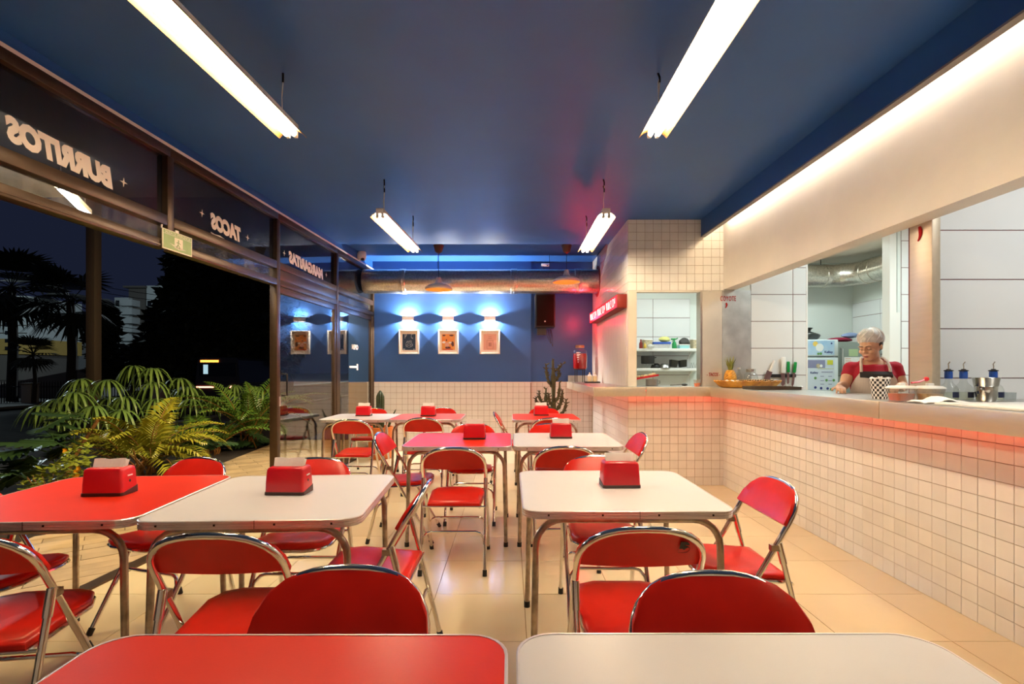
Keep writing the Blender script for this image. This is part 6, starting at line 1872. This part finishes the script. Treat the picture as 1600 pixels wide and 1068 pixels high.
# buildings
M_b1 = mat('pale_apartment_render', (0.42, 0.46, 0.46), 0.9)
M_b2 = mat('ochre_apartment_render', (0.40, 0.27, 0.07), 0.9)
M_b3 = mat('dark_apartment_render', (0.10, 0.09, 0.08), 0.9)
M_win = mat('dark_window_glass', (0.01, 0.012, 0.015), 0.15)
M_winlit = glow('lit_window', (0.85, 0.95, 1.0), 0.5)
bd1 = thing('apartment_building', 'pale apartment tower with ochre base at the picture edge', 'building', (aty(-10, 70), 70, -.1))
X0 = bd1.location.x
hx = lambda px, Y=70: aty(px, Y) - X0
hz = lambda py, Y=70: EYE-(py-CY)*Y/F+.1
MB().box(hx(-90), hx(42), 0, 9, hz(529), hz(462)).build('upper_wall', M_b1, bd1)
MB().box(hx(-90), hx(42), -.05, 9, hz(553), hz(529)).build('ochre_wall', M_b2, bd1)
MB().box(hx(-90), hx(36), .2, 9, -.1, hz(553)).build('base_wall', M_b3, bd1)
for py in (470, 482, 495, 508, 520): MB().box(hx(-90), hx(42)+.02, -.08, .02, hz(py)-.06, hz(py)+.06).build('floor_line', M_b3, bd1)
for k, (px, py) in enumerate(((12, 481), (12, 494.5), (12, 507), (12, 519.5), (12, 532), (12, 544))):
    w = MB().box(hx(px)-.28, hx(px)+.28, -.12, .0, hz(py)-.25, hz(py)+.25).build('window', M_win if k != 1 else M_winlit, bd1)
bd2 = thing('apartment_building', 'mid rise apartment block with balconies beyond the street in the centre', 'building', (aty(230, 90), 90, -.1))
X0 = bd2.location.x
hx2 = lambda px: aty(px, 90) - X0
hz2 = lambda py: EYE-(py-CY)*90/F+.1
MB().box(hx2(229), hx2(290), 0, 10, -.1, hz2(446)).build('wall', M_b1, bd2)
MB().box(hx2(197), hx2(229), .6, 10, -.1, hz2(450)).build('wall', M_b3, bd2)
MB().box(hx2(181), hx2(203), -.3, 10, -.1, hz2(465)).build('wall', M_b1, bd2)
MB().box(hx2(196), hx2(230), -.6, 10, hz2(450), hz2(447)).build('roof', M_b3, bd2)
rw = random.Random(4)
for row in range(6):
    py = 474+13.5*row
    MB().box(hx2(196), hx2(215), -1.4, .6, hz2(py+4)-.1, hz2(py+4)+1.0).build('balcony', M_b1, bd2)
    for px in (186, 192, 200, 206, 233.5, 258):
        lit = rw.random() < .3 and px in (200, 206)
        MB().box(hx2(px)-.35, hx2(px)+.35, -.36 if px < 196 else (-.04 if px > 229 else .55), .64 if 196 < px < 229 else .0, hz2(py)-.5, hz2(py)+.5).build('window', M_winlit if lit else M_win, bd2)
bd3 = thing('apartment_building', 'small dark apartment block between the fan palm and the tower', 'building', (aty(95, 85), 85, -.1))
X0 = bd3.location.x
hx3 = lambda px: aty(px, 85) - X0
hz3 = lambda py: EYE-(py-CY)*85/F+.1
MB().box(hx3(78), hx3(138), 0, 9, -.1, hz3(505)).build('wall', M_b1, bd3)
MB().box(hx3(42), hx3(78), .5, 9, -.1, hz3(508)).build('wall', mat('blue_grey_render', (0.10, 0.14, 0.20), 0.9), bd3)
for row in range(4):
    for px in (84, 92, 100, 126):
        MB().box(hx3(px)-.5, hx3(px)+.5, -.05, 0, hz3(516+9*row)-.35, hz3(516+9*row)+.35).build('window', M_win, bd3)
# parked van with lights
M_van = mat('dark_van_paint', (0.03, 0.032, 0.035), 0.3, coat=0.4)
M_amber = glow('amber_light', (1.0, 0.22, 0.03), 2.2)
M_redl = glow('red_tail_light', (1.0, 0.25, 0.16), 2.2)
M_blueb = glow('cold_interior_light', (0.5, 0.75, 0.85), 0.35)
van = thing('parked_van', 'dark van with amber and red lights parked beyond the plants', 'van', (aty(340, 20), 20.0, -.1))
VX = van.location.x
vx = lambda px: aty(px, 20) - VX
vz = lambda py: EYE-(py-CY)*20/F+.1
m = MB()
prof = [(-2.0, .35), (-2.0, 1.45), (-1.7, 2.0), (1.2, 2.0), (1.9, 1.25), (2.3, 1.1), (2.3, .35)]
def vring(y, k=1.0): return [(x, y, .35+(z-.35)*k) for x, z in prof]
mm = MB()
hw = (vx(375)-vx(305))/2
secs_ = [(0.0, .98), (.05, 1.0), (3.6, 1.0), (4.3, .62), (5.0, .55)]
rg = []
for y, k in secs_:
    tz = .35 + 1.55*k
    rg.append([(-hw*.96, y, .35), (-hw, y, .9), (-hw*.9, y, tz-.1), (-hw*.8, y, tz), (hw*.8, y, tz), (hw*.9, y, tz-.1), (hw, y, .9), (hw*.96, y, .35)])
mm.rings(rg, True, True, False).build('body', M_van, van)
MB().box(-hw*.82, hw*.82, -.015, .02, 1.15, 1.70).build('rear_window', M_win, van)
MB().box(-hw*.75, hw*.05, -.03, -.012, 1.715, 1.80).build('amber_lamp', M_amber, van)
MB().box(-hw*.62, -hw*.42, -.03, -.014, 1.25, 1.62).build('lit_pane', M_blueb, van)
MB().box(-hw*.94, hw*.0-.15, -.03, -.01, .70, .76).build('tail_light', M_redl, van)
MB().box(hw*.55, hw*.85, -.03, -.01, .70, .78).build('tail_light', M_redl, van)
for sx_ in (-1, 1):
    for y in (.8, 3.9):
        MB().tube([(sx_*hw*.75, y, .33), (sx_*hw*.97, y, .33)], .33, 20).build('wheel', M_rubber, van)
# power lines
pw = MB()
for k, (pa_, pb_, Y0, Y1) in enumerate((((-40, 405, 30), (440, 470, 44), 0, 0), ((-40, 415, 30), (440, 478, 44), 0, 0), ((-40, 470, 30), (440, 520, 44), 0, 0))):
    A, Bp = P3(*pa_), P3(*pb_)
    pts = [A.lerp(Bp, q/16) - Vector((0, 0, .8*math.sin(PI*q/16))) for q in range(17)]
    o = MB().tube(pts, .02, 5).build('power_line', M_iron); tag(o, ['power line, topmost of the three above the street', 'power line, middle of the three above the street', 'power line, lowest of the three above the street'][k], 'cable', 'power lines')
